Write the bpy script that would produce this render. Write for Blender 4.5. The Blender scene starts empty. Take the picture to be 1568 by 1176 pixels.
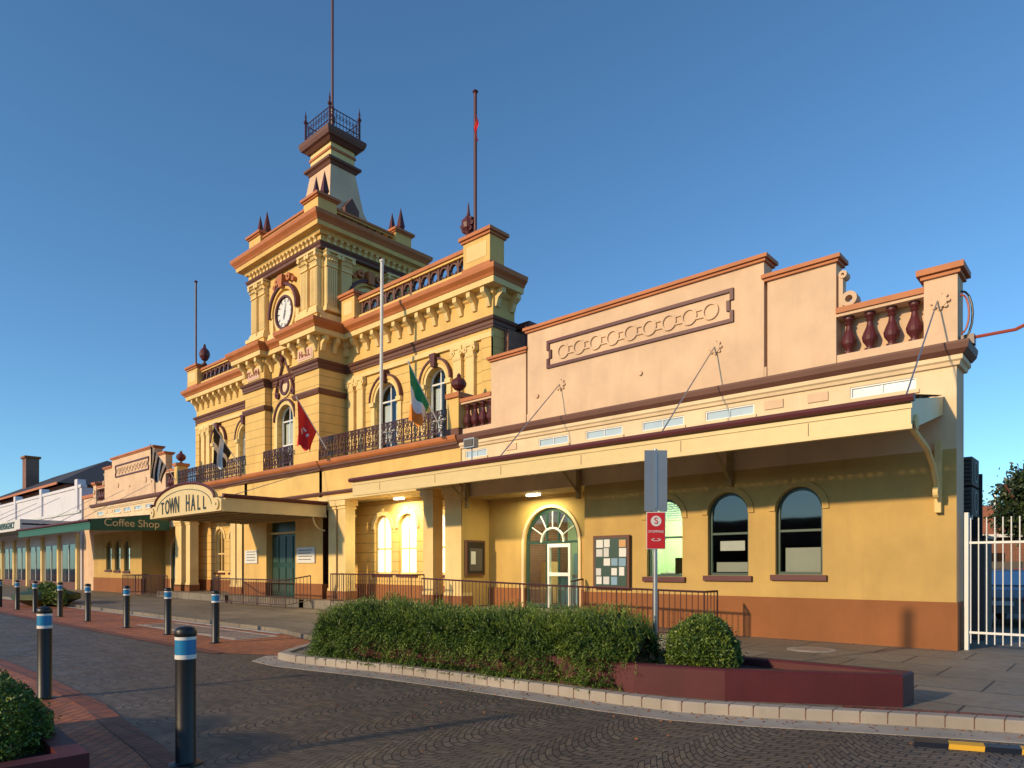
import bpy, math, random
import numpy as np
from math import sin, cos, pi, radians
random.seed(7); rng=np.random.default_rng(7)
D=bpy.data; COL=bpy.context.collection
sc=bpy.context.scene

# ------------------------------------------------------------ materials
MATS=[]; MI={}
def reg(m,name): MI[name]=len(MATS); MATS.append(m); return m
def newmat(name):
    m=D.materials.new(name); m.use_nodes=True
    nt=m.node_tree; b=nt.nodes['Principled BSDF']; reg(m,name)
    return m,nt,b
def N(nt,t,**k):
    n=nt.nodes.new(t)
    for a,v in k.items(): setattr(n,a,v)
    return n
def L(nt,a,b): nt.links.new(a,b)
def c4(c): return (c[0],c[1],c[2],1)
def mul(c,k): return tuple(min(1,x*k) for x in c)
def mixc(nt,fac,a,b,blend='MIX'):
    n=N(nt,'ShaderNodeMix',data_type='RGBA',blend_type=blend)
    for i,v in ((0,fac),(6,a),(7,b)):
        if hasattr(v,'links'): L(nt,v,n.inputs[i])
        elif i==0: n.inputs[i].default_value=v
        else: n.inputs[i].default_value=c4(v)
    return n.outputs[2]
def noise(nt,co,scale,detail=5,rough=.6,sc3=None):
    if sc3:
        mp=N(nt,'ShaderNodeMapping'); mp.inputs['Scale'].default_value=sc3; L(nt,co,mp.inputs[0]); co=mp.outputs[0]
    n=N(nt,'ShaderNodeTexNoise'); n.inputs['Scale'].default_value=scale; n.inputs['Detail'].default_value=detail
    n.inputs['Roughness'].default_value=rough; L(nt,co,n.inputs['Vector']); return n.outputs['Fac']
def ramp(nt,fac,stops):
    r=N(nt,'ShaderNodeValToRGB'); e=r.color_ramp.elements
    while len(e)<len(stops): e.new(.5)
    for i,(p,c) in enumerate(stops): e[i].position=p; e[i].color=c4(c) if not isinstance(c,float) else (c,c,c,1)
    L(nt,fac,r.inputs[0]); return r.outputs[0]
def bump(nt,b,h,strength=.3,dist=.01):
    n=N(nt,'ShaderNodeBump'); n.inputs['Strength'].default_value=strength; n.inputs['Distance'].default_value=dist
    L(nt,h,n.inputs['Height']); L(nt,n.outputs[0],b.inputs['Normal'])
def stucco(name,col,rough=.8,var=.16,joints=0,dirt=.35):
    m,nt,b=newmat(name); tc=N(nt,'ShaderNodeTexCoord').outputs['Object']
    n1=noise(nt,tc,.9); n2=noise(nt,tc,1.0,6,.65,(2.2,2.2,.35)); n3=noise(nt,tc,45,3)
    base=mixc(nt,ramp(nt,n1,[(.3,0.),(.7,1.)]),mul(col,1-var),mul(col,1+var*.5))
    st=ramp(nt,n2,[(.50,0.),(.74,1.)])
    sm=N(nt,'ShaderNodeMath',operation='MULTIPLY'); L(nt,st,sm.inputs[0]); sm.inputs[1].default_value=dirt
    base=mixc(nt,sm.outputs[0],base,mul(col,.62))
    h=n3
    if joints:
        s=N(nt,'ShaderNodeSeparateXYZ'); L(nt,tc,s.inputs[0])
        d=N(nt,'ShaderNodeMath',operation='DIVIDE'); L(nt,s.outputs[2],d.inputs[0]); d.inputs[1].default_value=joints
        fr=N(nt,'ShaderNodeMath',operation='FRACT'); L(nt,d.outputs[0],fr.inputs[0])
        lt=N(nt,'ShaderNodeMath',operation='LESS_THAN'); L(nt,fr.outputs[0],lt.inputs[0]); lt.inputs[1].default_value=.07
        base=mixc(nt,lt.outputs[0],base,mul(col,.5))
        sb=N(nt,'ShaderNodeMath',operation='MULTIPLY_ADD'); L(nt,lt.outputs[0],sb.inputs[0]); sb.inputs[1].default_value=-4; L(nt,n3,sb.inputs[2]); h=sb.outputs[0]
    L(nt,base,b.inputs['Base Color']); b.inputs['Roughness'].default_value=rough
    bump(nt,b,h,.25,.006)
    return m
def paint(name,col,rough=.45,metal=0.,var=.12):
    m,nt,b=newmat(name); tc=N(nt,'ShaderNodeTexCoord').outputs['Object']
    n=noise(nt,tc,3,6)
    L(nt,mixc(nt,n,mul(col,1-var),mul(col,1+var)),b.inputs['Base Color'])
    b.inputs['Roughness'].default_value=rough; b.inputs['Metallic'].default_value=metal
    bump(nt,b,noise(nt,tc,30,3),.12,.004); return m
def emis(name,col,s):
    m,nt,b=newmat(name); b.inputs['Base Color'].default_value=c4(col)
    b.inputs['Emission Color'].default_value=c4(col)
    tc=N(nt,'ShaderNodeTexCoord').outputs['Object']
    v=ramp(nt,noise(nt,tc,1.6,2),[(.3,.7),(.7,1.)])
    mm=N(nt,'ShaderNodeMath',operation='MULTIPLY'); L(nt,v,mm.inputs[0]); mm.inputs[1].default_value=s
    L(nt,mm.outputs[0],b.inputs['Emission Strength']); return m

stucco('wing_cream',(.72,.49,.31),dirt=.3); stucco('wall_yellow',(.55,.36,.11),dirt=.3)
stucco('main_cream',(.76,.49,.155)); stucco('main_rust',(.76,.49,.155),joints=.36)
stucco('trim_cream',(.82,.60,.25),.7); stucco('pale_cream',(.78,.58,.35),.7)
stucco('dado',(.28,.10,.028)); stucco('terracotta',(.50,.16,.045),.6)
stucco('brown',(.14,.052,.032),.6); stucco('maroon',(.10,.016,.018),.5,dirt=.2)
stucco('planter_red',(.085,.010,.013),.6,var=.35,dirt=.6)
paint('fascia',(.70,.53,.24)); paint('darkiron',(.06,.016,.018),.4); paint('black',(.010,.010,.012),.42)
paint('green_frame',(.03,.07,.05),.4); paint('white_paint',(.75,.74,.70),.5); paint('white_pipe',(.7,.68,.62),.4)
paint('galv',(.42,.43,.44),.38,.8); paint('signgrey',(.33,.34,.35),.42,.6); paint('red_sign',(.60,.02,.02),.4)
paint('blue_band',(.02,.22,.45),.3); paint('door_green',(.015,.05,.035),.35); paint('green_awn',(.012,.10,.05),.5)
paint('paper',(.72,.72,.68),.8); paint('paper_b',(.22,.36,.48),.7); paint('paper_o',(.62,.35,.15),.7)
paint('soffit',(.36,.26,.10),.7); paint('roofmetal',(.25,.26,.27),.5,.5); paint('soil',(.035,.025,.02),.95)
paint('sign_pink',(.72,.42,.32)); paint('gold_text',(.02,.025,.02)); paint('curtain',(.62,.62,.60),.9)
paint('blind_in',(.40,.40,.36),.9)
paint('shop_white',(.66,.63,.66),.7); paint('dark_roof',(.05,.04,.04),.7); paint('room_wall',(.50,.62,.42),.8)
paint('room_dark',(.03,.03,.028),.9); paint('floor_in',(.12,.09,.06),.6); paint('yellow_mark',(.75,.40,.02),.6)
paint('flag_green',(.01,.25,.08),.8); paint('flag_white',(.8,.8,.77),.8); paint('flag_orange',(.80,.24,.03),.8)
paint('flag_red',(.70,.02,.02),.8); paint('flag_black',(.015,.015,.018),.8); paint('clear_glass_blue',(.42,.52,.58),.15)
paint('rust_pipe',(.35,.07,.04),.5); paint('car_paint',(.35,.36,.38),.25,.5); paint('tyre',(.015,.015,.015),.8)
paint('shade_grey',(.10,.09,.08),.8); paint('line_white',(.55,.53,.48),.7,var=.3)
emis('lit_blind',(.97,1.,.80),1.0); emis('lamp_on',(1.,.95,.75),6); emis('room_panel',(.92,1.,.66),42)

def glassmat(name,tint,trans):
    m,nt,b=newmat(name); nt.nodes.remove(b)
    out=nt.nodes['Material Output']
    g=N(nt,'ShaderNodeBsdfGlossy'); g.inputs['Roughness'].default_value=.03; g.inputs['Color'].default_value=(.9,.95,1,1)
    t=N(nt,'ShaderNodeBsdfTransparent'); t.inputs['Color'].default_value=c4(tint)
    fr=N(nt,'ShaderNodeFresnel'); fr.inputs['IOR'].default_value=1.5
    ad=N(nt,'ShaderNodeMath',operation='ADD'); L(nt,fr.outputs[0],ad.inputs[0]); ad.inputs[1].default_value=trans
    tc=N(nt,'ShaderNodeTexCoord').outputs['Object']
    bp=N(nt,'ShaderNodeBump'); bp.inputs['Strength'].default_value=.05; bp.inputs['Distance'].default_value=.02
    L(nt,noise(nt,tc,1.5,1),bp.inputs['Height']); L(nt,bp.outputs[0],g.inputs['Normal'])
    mx=N(nt,'ShaderNodeMixShader'); L(nt,ad.outputs[0],mx.inputs[0]); L(nt,t.outputs[0],mx.inputs[1]); L(nt,g.outputs[0],mx.inputs[2])
    L(nt,mx.outputs[0],out.inputs[0])
glassmat('glass',(.85,.9,.88),.03); glassmat('glass_dark',(.35,.4,.4),.05)

def brickmat(name,c1,c2,mortar,bw,bh,ms,rot=0,offset=.5,rough=.8,axis='XY',bstr=.4,warp=0,big=.6,bd=.008):
    m,nt,b=newmat(name); tc=N(nt,'ShaderNodeTexCoord').outputs['Object']
    mp=N(nt,'ShaderNodeMapping'); mp.inputs['Rotation'].default_value=(0,0,rot)
    if axis=='XZ': mp.inputs['Rotation'].default_value=(radians(90),0,0)
    if warp:
        s=N(nt,'ShaderNodeSeparateXYZ'); L(nt,tc,s.inputs[0])
        mm=N(nt,'ShaderNodeMath',operation='MULTIPLY'); L(nt,s.outputs[0],mm.inputs[0]); mm.inputs[1].default_value=2*pi/2.0
        si=N(nt,'ShaderNodeMath',operation='SINE'); L(nt,mm.outputs[0],si.inputs[0])
        ab=N(nt,'ShaderNodeMath',operation='ABSOLUTE'); L(nt,si.outputs[0],ab.inputs[0])
        m2=N(nt,'ShaderNodeMath',operation='MULTIPLY'); L(nt,ab.outputs[0],m2.inputs[0]); m2.inputs[1].default_value=warp
        a2=N(nt,'ShaderNodeMath',operation='ADD'); L(nt,s.outputs[1],a2.inputs[0]); L(nt,m2.outputs[0],a2.inputs[1])
        cb=N(nt,'ShaderNodeCombineXYZ'); L(nt,s.outputs[0],cb.inputs[0]); L(nt,a2.outputs[0],cb.inputs[1]); src=cb.outputs[0]
    else: src=tc
    L(nt,src,mp.inputs[0])
    br=N(nt,'ShaderNodeTexBrick'); br.offset=offset
    br.inputs['Scale'].default_value=1; br.inputs['Brick Width'].default_value=bw; br.inputs['Row Height'].default_value=bh
    br.inputs['Mortar Size'].default_value=ms; br.inputs['Mortar Smooth'].default_value=.2; br.inputs['Bias'].default_value=0
    br.inputs['Color1'].default_value=c4(c1); br.inputs['Color2'].default_value=c4(c2); br.inputs['Mortar'].default_value=c4(mortar)
    L(nt,mp.outputs[0],br.inputs['Vector'])
    n1=noise(nt,tc,big,6); col=mixc(nt,1.,br.outputs['Color'],ramp(nt,n1,[(.3,.62),(.7,1.)]),'MULTIPLY')
    col=mixc(nt,1.,col,ramp(nt,noise(nt,tc,9,5),[(.3,.7),(.7,1.)]),'MULTIPLY')
    L(nt,col,b.inputs['Base Color'])
    r=ramp(nt,noise(nt,tc,2.2,4),[(.3,rough-.18),(.7,rough+.05)]); L(nt,r,b.inputs['Roughness'])
    inv=N(nt,'ShaderNodeMath',operation='MULTIPLY_ADD'); L(nt,br.outputs['Fac'],inv.inputs[0]); inv.inputs[1].default_value=-1.5; L(nt,noise(nt,tc,60,3),inv.inputs[2])
    bump(nt,b,inv.outputs[0],bstr,bd)
    return m
brickmat('road_pavers',(.23,.175,.12),(.14,.11,.08),(.035,.028,.022),.15,.095,.010,warp=.55,rough=.62,bstr=.6,bd=.010)
brickmat('red_pavers',(.66,.215,.075),(.46,.145,.06),(.15,.08,.05),.23,.115,.009,rot=radians(45),rough=.72,bstr=.5)
brickmat('red_border',(.36,.11,.055),(.25,.08,.045),(.09,.055,.04),.11,.22,.009,rough=.75)
brickmat('slabs',(.33,.275,.205),(.25,.215,.165),(.06,.05,.04),1.35,1.1,.016,offset=.5,rough=.7,bstr=.3,big=.4)
brickmat('brickwall',(.36,.12,.06),(.27,.09,.05),(.28,.22,.17),.24,.085,.01,axis='XZ')
stucco('concrete',(.38,.33,.27),.8,var=.25,dirt=.5); stucco('ground',(.10,.09,.07),.9)
def leafmat(name,a,b_):
    m,nt,b=newmat(name); tc=N(nt,'ShaderNodeTexCoord').outputs['Object']
    n=noise(nt,tc,4,4); n2=noise(nt,tc,60,1)
    c=mixc(nt,ramp(nt,n,[(.35,0.),(.65,1.)]),a,b_); c=mixc(nt,1.,c,ramp(nt,n2,[(.3,.55),(.7,1.)]),'MULTIPLY')
    L(nt,c,b.inputs['Base Color']); b.inputs['Roughness'].default_value=.5
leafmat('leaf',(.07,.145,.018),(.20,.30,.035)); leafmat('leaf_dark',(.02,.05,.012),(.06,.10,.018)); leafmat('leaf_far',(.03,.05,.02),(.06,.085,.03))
leafmat('leaf_tip',(.15,.25,.03),(.30,.38,.05))

# ------------------------------------------------------------ mesh builder
class MB:
    def __init__(s,xf=None): s.v=[];s.f=[];s.m=[];s.xf=xf
    def add(s,pts,faces,mat):
        o=len(s.v)
        if s.xf: pts=[s.xf(p) for p in pts]
        s.v+=pts; mi=MI[mat]
        for f in faces: s.f.append(tuple(i+o for i in f)); s.m.append(mi)
    def face(s,pts,mat): s.add(list(pts),[tuple(range(len(pts)))],mat)
    def box(s,x0,x1,y0,y1,z0,z1,mat):
        s.add([(x0,y0,z0),(x1,y0,z0),(x1,y1,z0),(x0,y1,z0),(x0,y0,z1),(x1,y0,z1),(x1,y1,z1),(x0,y1,z1)],
              [(0,3,2,1),(4,5,6,7),(0,1,5,4),(1,2,6,5),(2,3,7,6),(3,0,4,7)],mat)
    def tbox(s,T,u0,u1,v0,v1,w0,w1,mat):
        P=[T(u,v,w) for v in (v0,v1) for (u,w) in ((u0,w0),(u1,w0),(u1,w1),(u0,w1))]
        s.add(P,[(0,3,2,1),(4,5,6,7),(0,1,5,4),(1,2,6,5),(2,3,7,6),(3,0,4,7)],mat)
    def lathe(s,cx,cy,z0,prof,mat,n=10):
        k=len(prof); P=[(cx+r*cos(2*pi*j/n),cy+r*sin(2*pi*j/n),z0+z) for r,z in prof for j in range(n)]
        F=[(i*n+j,i*n+(j+1)%n,(i+1)*n+(j+1)%n,(i+1)*n+j) for i in range(k-1) for j in range(n)]
        F+=[tuple(range(n))[::-1],tuple((k-1)*n+j for j in range(n))]
        s.add(P,F,mat)
    def slathe(s,cx,cy,z0,prof,mat):   # square section
        P=[];k=len(prof)
        for r,z in prof: P+=[(cx-r,cy-r,z0+z),(cx+r,cy-r,z0+z),(cx+r,cy+r,z0+z),(cx-r,cy+r,z0+z)]
        F=[(i*4+j,i*4+(j+1)%4,(i+1)*4+(j+1)%4,(i+1)*4+j) for i in range(k-1) for j in range(4)]+[(3,2,1,0),tuple((k-1)*4+j for j in range(4))]
        s.add(P,F,mat)
    def sweep(s,path,prof,mat,closed=False):
        n=len(path); R=[]
        for i,p in enumerate(path):
            ns=[]
            for a,b in ((i-1,i),(i,i+1)):
                if not closed and (a<0 or b>=n): continue
                A=path[a%n];B=path[b%n]; dx,dy=B[0]-A[0],B[1]-A[1]; l=math.hypot(dx,dy); ns.append((-dy/l,dx/l))
            if len(ns)==1: m=ns[0]
            else:
                d=1+ns[0][0]*ns[1][0]+ns[0][1]*ns[1][1]; m=((ns[0][0]+ns[1][0])/d,(ns[0][1]+ns[1][1])/d)
            R.append([(p[0]+m[0]*o,p[1]+m[1]*o,z) for o,z in prof])
        k=len(prof); P=[q for r in R for q in r]; F=[]
        for i in range(n if closed else n-1):
            a=i*k; b=((i+1)%n)*k
            for j in range(k): F.append((a+j,a+(j+1)%k,b+(j+1)%k,b+j))
        if not closed: F+=[tuple(range(k))[::-1],tuple((n-1)*k+j for j in range(k))]
        s.add(P,F,mat)
    def ring(s,T,cu,cv,r0,r1,w0,w1,mat,a0=0,a1=pi,n=18):
        P=[]
        full=abs(a1-a0-2*pi)<1e-4; m=n if full else n+1
        for i in range(m):
            a=a0+(a1-a0)*i/n
            for r,w in ((r0,w0),(r1,w0),(r1,w1),(r0,w1)): P.append(T(cu-r*cos(a),cv+r*sin(a),w))
        F=[]
        for i in range(n):
            p=i*4;q=((i+1)%m)*4
            for j in range(4): F.append((p+j,p+(j+1)%4,q+(j+1)%4,q+j))
        if not full: F+=[(0,1,2,3),tuple(4*n+j for j in (3,2,1,0))]
        s.add(P,F,mat)
    def disc(s,T,cu,cv,r,w,mat,n=28): s.face([T(cu+r*cos(2*pi*i/n),cv+r*sin(2*pi*i/n),w) for i in range(n)],mat)
    def tube(s,pts,r,mat,n=6,closed=False):
        from mathutils import Vector
        pts=[Vector(p) for p in pts]; k=len(pts); P=[]
        for i,p in enumerate(pts):
            a=pts[i-1] if (i>0 or closed) else p; b=pts[(i+1)%k] if (i<k-1 or closed) else p
            d=(b-a).normalized(); up=Vector((0,0,1)) if abs(d.z)<.9 else Vector((0,1,0))
            x=d.cross(up).normalized(); y=d.cross(x)
            for j in range(n):
                t=2*pi*j/n; q=p+x*r*cos(t)+y*r*sin(t); P.append(tuple(q))
        F=[]
        for i in range(k if closed else k-1):
            a=i*n;b=((i+1)%k)*n
            for j in range(n): F.append((a+j,a+(j+1)%n,b+(j+1)%n,b+j))
        if not closed: F+=[tuple(range(n))[::-1],tuple((k-1)*n+j for j in range(n))]
        s.add(P,F,mat)
    def wall(s,T,u0,u1,v0,v1,ops,mat,reveal=.2,rmat=None):
        rmat=rmat or mat; c=u0
        q=lambda a,b,x,y: s.face([T(a,x,0),T(b,x,0),T(b,y,0),T(a,y,0)],mat) if b-a>1e-4 and y-x>1e-4 else None
        for (a,b,lo,hi,ar) in sorted(ops):
            q(c,a,v0,v1); q(a,b,v0,lo)
            out=[(a,lo)]
            if ar:
                r=(b-a)/2; cx=(a+b)/2; ap=[(cx-r*cos(pi*i/14),hi+r*sin(pi*i/14)) for i in range(15)]
                for i in range(14):
                    (x0,z0),(x1,z1)=ap[i],ap[i+1]
                    s.face([T(x0,z0,0),T(x1,z1,0),T(x1,v1,0),T(x0,v1,0)],mat)
                out+=ap
            else:
                q(a,b,hi,v1); out+=[(a,hi),(b,hi)]
            out.append((b,lo))
            for i in range(len(out)):
                (x0,z0),(x1,z1)=out[i],out[(i+1)%len(out)]
                s.face([T(x0,z0,0),T(x0,z0,reveal),T(x1,z1,reveal),T(x1,z1,0)],rmat)
            c=b
        q(c,u1,v0,v1)
    def glaze(s,T,a,b,lo,hi,ar,w,glass,frame,fr=.05,hb=(),vb=()):
        pts=[(a,lo),(b,lo),(b,hi)]
        if ar:
            r=(b-a)/2;cx=(a+b)/2; pts+=[(cx+r*cos(pi*i/14),hi+r*sin(pi*i/14)) for i in range(1,14)]
        pts.append((a,hi))
        s.face([T(u,v,w) for u,v in pts],glass)
        W0,W1=w-.03,w+.03
        s.tbox(T,a,a+fr,lo,hi,W0,W1,frame); s.tbox(T,b-fr,b,lo,hi,W0,W1,frame); s.tbox(T,a+fr,b-fr,lo,lo+fr,W0,W1,frame)
        if ar: s.ring(T,(a+b)/2,hi,(b-a)/2-fr,(b-a)/2,W0,W1,frame,n=14)
        else: s.tbox(T,a+fr,b-fr,hi-fr,hi,W0,W1,frame)
        for h in hb: s.tbox(T,a+fr,b-fr,h-fr*.4,h+fr*.4,W0+.005,W1-.005,frame)
        for u in vb: s.tbox(T,u-fr*.35,u+fr*.35,lo+fr,hi+( (b-a)/2-fr if ar else -fr),W0+.008,W1-.008,frame)
    def build(s,name,parent=None,smooth=False):
        me=D.meshes.new(name); me.from_pydata(s.v,[],s.f)
        used=sorted(set(s.m)); mp={u:i for i,u in enumerate(used)}
        for u in used: me.materials.append(MATS[u])
        me.polygons.foreach_set('material_index',[mp[i] for i in s.m])
        if smooth:
            me.polygons.foreach_set('use_smooth',[True]*len(me.polygons))
            try: me.set_sharp_from_angle(angle=radians(40))
            except Exception: pass
        me.update(); o=D.objects.new(name,me); COL.objects.link(o)
        if parent: o.parent=parent
        return o
def empty(name,parent=None):
    o=D.objects.new(name,None); COL.objects.link(o); o.empty_display_size=.3
    if parent:o.parent=parent
    return o
def text(name,body,size,loc,rot,mat,parent,ext=.01,align='CENTER',sx=1,sy=1,ay='CENTER'):
    t=D.curves.new(name,'FONT'); t.body=body; t.size=size; t.extrude=ext; t.align_x=align; t.align_y=ay; t.offset=.008*size
    t.materials.append(MATS[MI[mat]]); o=D.objects.new(name,t); COL.objects.link(o); o.location=loc; o.rotation_euler=rot; o.parent=parent; o.scale=(sx,sy,1)
    return o
TF=lambda y:(lambda u,v,w:(u,y+w,v))
TR=lambda x:(lambda u,v,w:(x-w,u,v))
CX=-26.1
MIR=lambda p:(2*CX-p[0],p[1],p[2])
BAL=[(.075,0),(.075,.05),(.045,.07),(.05,.1),(.10,.2),(.11,.27),(.085,.36),(.05,.47),(.038,.56),(.06,.6),(.038,.63),(.07,.68),(.075,.74)]
def balprof(h,k=1): return [(r*k,z*h/.74) for r,z in BAL]
URN=[(.12,0),(.12,.05),(.05,.09),(.05,.14),(.15,.2),(.23,.32),(.245,.42),(.2,.54),(.1,.62),(.06,.66),(.07,.7),(.03,.78),(.0,.8)]

# ============================================================ TOWN HALL
TH=empty('town_hall')
def wing(xf,side):
    m=MB(xf); T=TF(14.5)
    W=[(-8.75,-7.80,1.38,2.76,True),(-7.16,-6.21,1.42,2.80,True),(-5.62,-4.66,1.45,2.80,True)]
    m.box(-10.62,-2.33,14.47,14.7,0,.97,'dado')
    m.face([(-2.35,14.5,.97),(-2.35,15.2,.97),(-2.35,15.2,5.6),(-2.35,14.5,5.6)],'wing_cream')
    m.box(-2.36,-2.33,14.7,15.2,0,.97,'dado')
    m.face([(-2.35,15.2,0),(-2.8,15.2,0),(-2.8,15.2,5.6),(-2.35,15.2,5.6)],'wing_cream')
    m.face([(-2.8,15.2,0),(-2.8,17.9,0),(-2.8,17.9,5.2),(-2.8,15.2,5.2)],'brickwall'); m.face([(-2.8,17.9,0),(-4.6,17.9,0),(-4.6,17.9,5.2),(-2.8,17.9,5.2)],'brickwall'); m.face([(-4.6,17.9,0),(-4.6,26,0),(-4.6,26,5.2),(-4.6,17.9,5.2)],'brickwall')
    m.wall(T,-10.62,-2.35,.97,3.75,W,'wall_yellow',.22)
    cl=[(-15.11,-14.2,4.93,5.16,False),(-12.19,-11.16,4.93,5.16,False),(-10.58,-9.45,4.93,5.16,False),(-8.89,-7.76,4.93,5.16,False),(-7.22,-6.08,4.93,5.16,False),(-4.14,-2.99,4.93,5.16,False)]
    m.wall(T,-15.28,-2.35,3.75,5.3,cl,'pale_cream',.1)
    for a,b,lo,hi,_ in cl:
        m.glaze(T,a,b,lo,hi,False,.05,'clear_glass_blue','white_paint',.03,(),((a+b)/2,))
        m.tbox(T,a-.05,b+.05,lo-.07,lo-.002,-.04,.02,'pale_cream')
    for u in (-13.2,-5.65,-4.75): m.tbox(T,u-.2,u+.2,4.98,5.16,-.03,.0,'wing_cream')
    for k,(a,b,lo,hi,ar) in enumerate(W):
        m.glaze(T,a,b,lo,hi,True,.14,'glass','green_frame',.06,((lo+hi+.5)/2,))
        m.tbox(T,a-.09,b+.09,lo-.12,lo-.003,-.07,.15,'maroon')
        m.ring(T,(a+b)/2,hi,(b-a)/2+.002,(b-a)/2+.13,-.035,.0,'wall_yellow')
    # interiors
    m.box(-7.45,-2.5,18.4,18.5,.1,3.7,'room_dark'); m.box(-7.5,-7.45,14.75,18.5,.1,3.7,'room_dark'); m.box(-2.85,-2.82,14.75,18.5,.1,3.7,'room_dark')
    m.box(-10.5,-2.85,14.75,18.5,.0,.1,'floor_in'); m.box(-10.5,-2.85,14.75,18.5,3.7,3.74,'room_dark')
    m.box(-10.5,-7.52,18.4,18.5,.1,3.7,'room_wall'); m.box(-7.56,-7.51,14.75,18.4,.1,3.7,'room_wall'); m.box(-10.5,-10.45,14.75,18.4,.1,3.7,'room_wall')
    m.tbox(T,-5.50,-4.78,1.5,2.02,.26,.27,'blind_in'); m.tbox(T,-7.08,-6.28,1.5,1.72,.26,.27,'blind_in'); m.tbox(T,-6.98,-6.4,1.98,2.2,.26,.27,'curtain')
    m.box(-10.0,-9.2,17.6,18.2,.1,1.5,'curtain'); m.box(-9.0,-7.9,15.6,16.3,.1,1.45,'floor_in'); m.box(-8.7,-8.2,15.8,15.9,1.45,1.85,'black')
    m.box(-9.6,-8.6,18.3,18.39,1.4,2.3,'paper_b'); m.box(-8.4,-7.9,18.3,18.39,1.5,2.2,'paper_o')
    for k in range(8): m.tbox(T,-8.68,-7.87,2.72-.0+k*.055,2.745+k*.055,.22,.24,'curtain')
    # string course + copings
    path=[(-2.35,15.25),(-2.35,14.5),(-15.3,14.5)]
    m.sweep(path,[(-.05,5.25),(.05,5.25),(.07,5.31),(.11,5.34),(.11,5.42),(.0,5.42),(-.05,5.42)],'pale_cream')
    m.sweep(path,[(-.05,5.424),(.13,5.424),(.2,5.5),(.22,5.6),(.22,5.64),(-.05,5.70)],'brown')
    def seg(a,b,top,y0=14.5,y1=14.85):
        m.box(a,b,y0,y1,5.66,top,'wing_cream')
        m.box(a-.05,b+.05,y0-.06,y1+.06,top+.002,top+.06,'terracotta'); m.box(a-.1,b+.1,y0-.11,y1+.11,top+.062,top+.14,'terracotta')
    seg(-14.02,-12.66,7.66); seg(-12.56,-5.85,8.16,14.46,14.9); seg(-5.79,-4.40,7.72)
    m.box(-12.6,-5.8,14.47,14.86,5.66,5.9,'wing_cream')
    # pier, balustrade, scroll
    m.box(-2.86,-2.33,14.47,15.0,5.68,6.9,'wing_cream'); m.box(-2.91,-2.28,14.42,15.05,6.9,6.97,'terracotta'); m.box(-2.97,-2.22,14.36,15.11,6.972,7.08,'terracotta')
    m.slathe(-2.59,14.73,7.08,[(.33,0),(.05,.1)],'terracotta')
    for (a,b) in ((-4.40,-2.86),(-15.34,-14.02)):
        m.box(a,b,14.53,14.8,5.68,5.86,'wing_cream'); m.box(a,b,14.5,14.84,6.62,6.68,'wing_cream'); m.box(a,b,14.46,14.88,6.683,6.79,'terracotta')
        n=4; st=(b-a)/n
        for i in range(n): m.lathe(a+st*(i+.5),14.67,5.86,balprof(.76,1.35),'maroon',14)
        m.face([(a,14.83,5.8),(b,14.83,5.8),(b,14.83,6.65),(a,14.83,6.65)],'wing_cream')
    m.ring(T,-4.16,6.93,.07,.15,-.02,.25,'wing_cream',0,2*pi); m.tbox(T,-4.36,-4.28,6.8,7.45,.02,.22,'wing_cream'); m.ring(T,-4.28,7.45,.03,.08,.0,.24,'wing_cream',0,2*pi,12)
    # relief panel
    a,b,lo,hi=-11.84,-6.52,7.03,7.78
    Y=TF(14.46)
    for (u0,u1,v0,v1) in ((a,b,hi-.08,hi),(a,b,lo,lo+.08),(a,a+.08,lo+.08,lo+.26),(a,a+.08,hi-.26,hi-.08),(b-.08,b,lo+.08,lo+.26),(b-.08,b,hi-.26,hi-.08),
                        (a+.08,a+.16,lo+.26,hi-.26),(b-.16,b-.08,lo+.26,hi-.26)):
        m.tbox(Y,u0,u1,v0,v1,-.05,.0,'maroon')
    for i in range(9):
        u=a+.55+i*(b-a-1.1)/8; m.ring(Y,u,(lo+hi)/2,.15,.20,-.04,.0,'wing_cream',0,2*pi)
        if i<8:
            v=u+(b-a-1.1)/16; m.tbox(Y,v-.12,v+.12,(lo+hi)/2+.07,(lo+hi)/2+.11,-.035,.0,'wing_cream'); m.tbox(Y,v-.12,v+.12,(lo+hi)/2-.11,(lo+hi)/2-.07,-.035,.0,'wing_cream')
    # rosettes
    for u,z in ((-6.95,6.55),(-11.38,6.51),(-2.6,6.45),(-8.9,6.35),(-12.2,6.35)):
        big=u in(-6.95,-11.38,-2.6); r=.12 if big else .06
        m.ring(TF(14.45),u,z,.0,r,-.04,.01,'wing_cream',0,2*pi,12)
        for k in range(8 if big else 0): m.ring(TF(14.45),u+.13*cos(k*pi/4),z+.13*sin(k*pi/4),0,.035,-.03,.01,'wing_cream',0,2*pi,8)
    m.box(-15.2,-2.85,14.86,17.9,5.2,5.26,'roofmetal'); m.box(-15.2,-4.6,17.9,26,5.2,5.26,'roofmetal')
    # recess
    m.face([(-15.28,14.5,0),(-15.28,15.7,0),(-15.28,15.7,3.75),(-15.28,14.5,3.75)],'wall_yellow')
    m.face([(-10.62,14.5,0),(-10.62,15.7,0),(-10.62,15.7,3.75),(-10.62,14.5,3.75)],'wall_yellow')
    m.face([(-15.3,14.52,3.752),(-10.6,14.52,3.752),(-10.6,15.72,3.752),(-15.3,15.72,3.752)],'soffit')
    B=TF(15.7); m.wall(B,-15.28,-10.62,.97,3.75,[(-13.75,-11.72,.97,2.35,True)],'wall_yellow',.15)
    m.box(-15.28,-13.75,15.68,15.85,.1,.97,'dado'); m.box(-11.72,-10.62,15.68,15.85,.1,.97,'dado')
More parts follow.
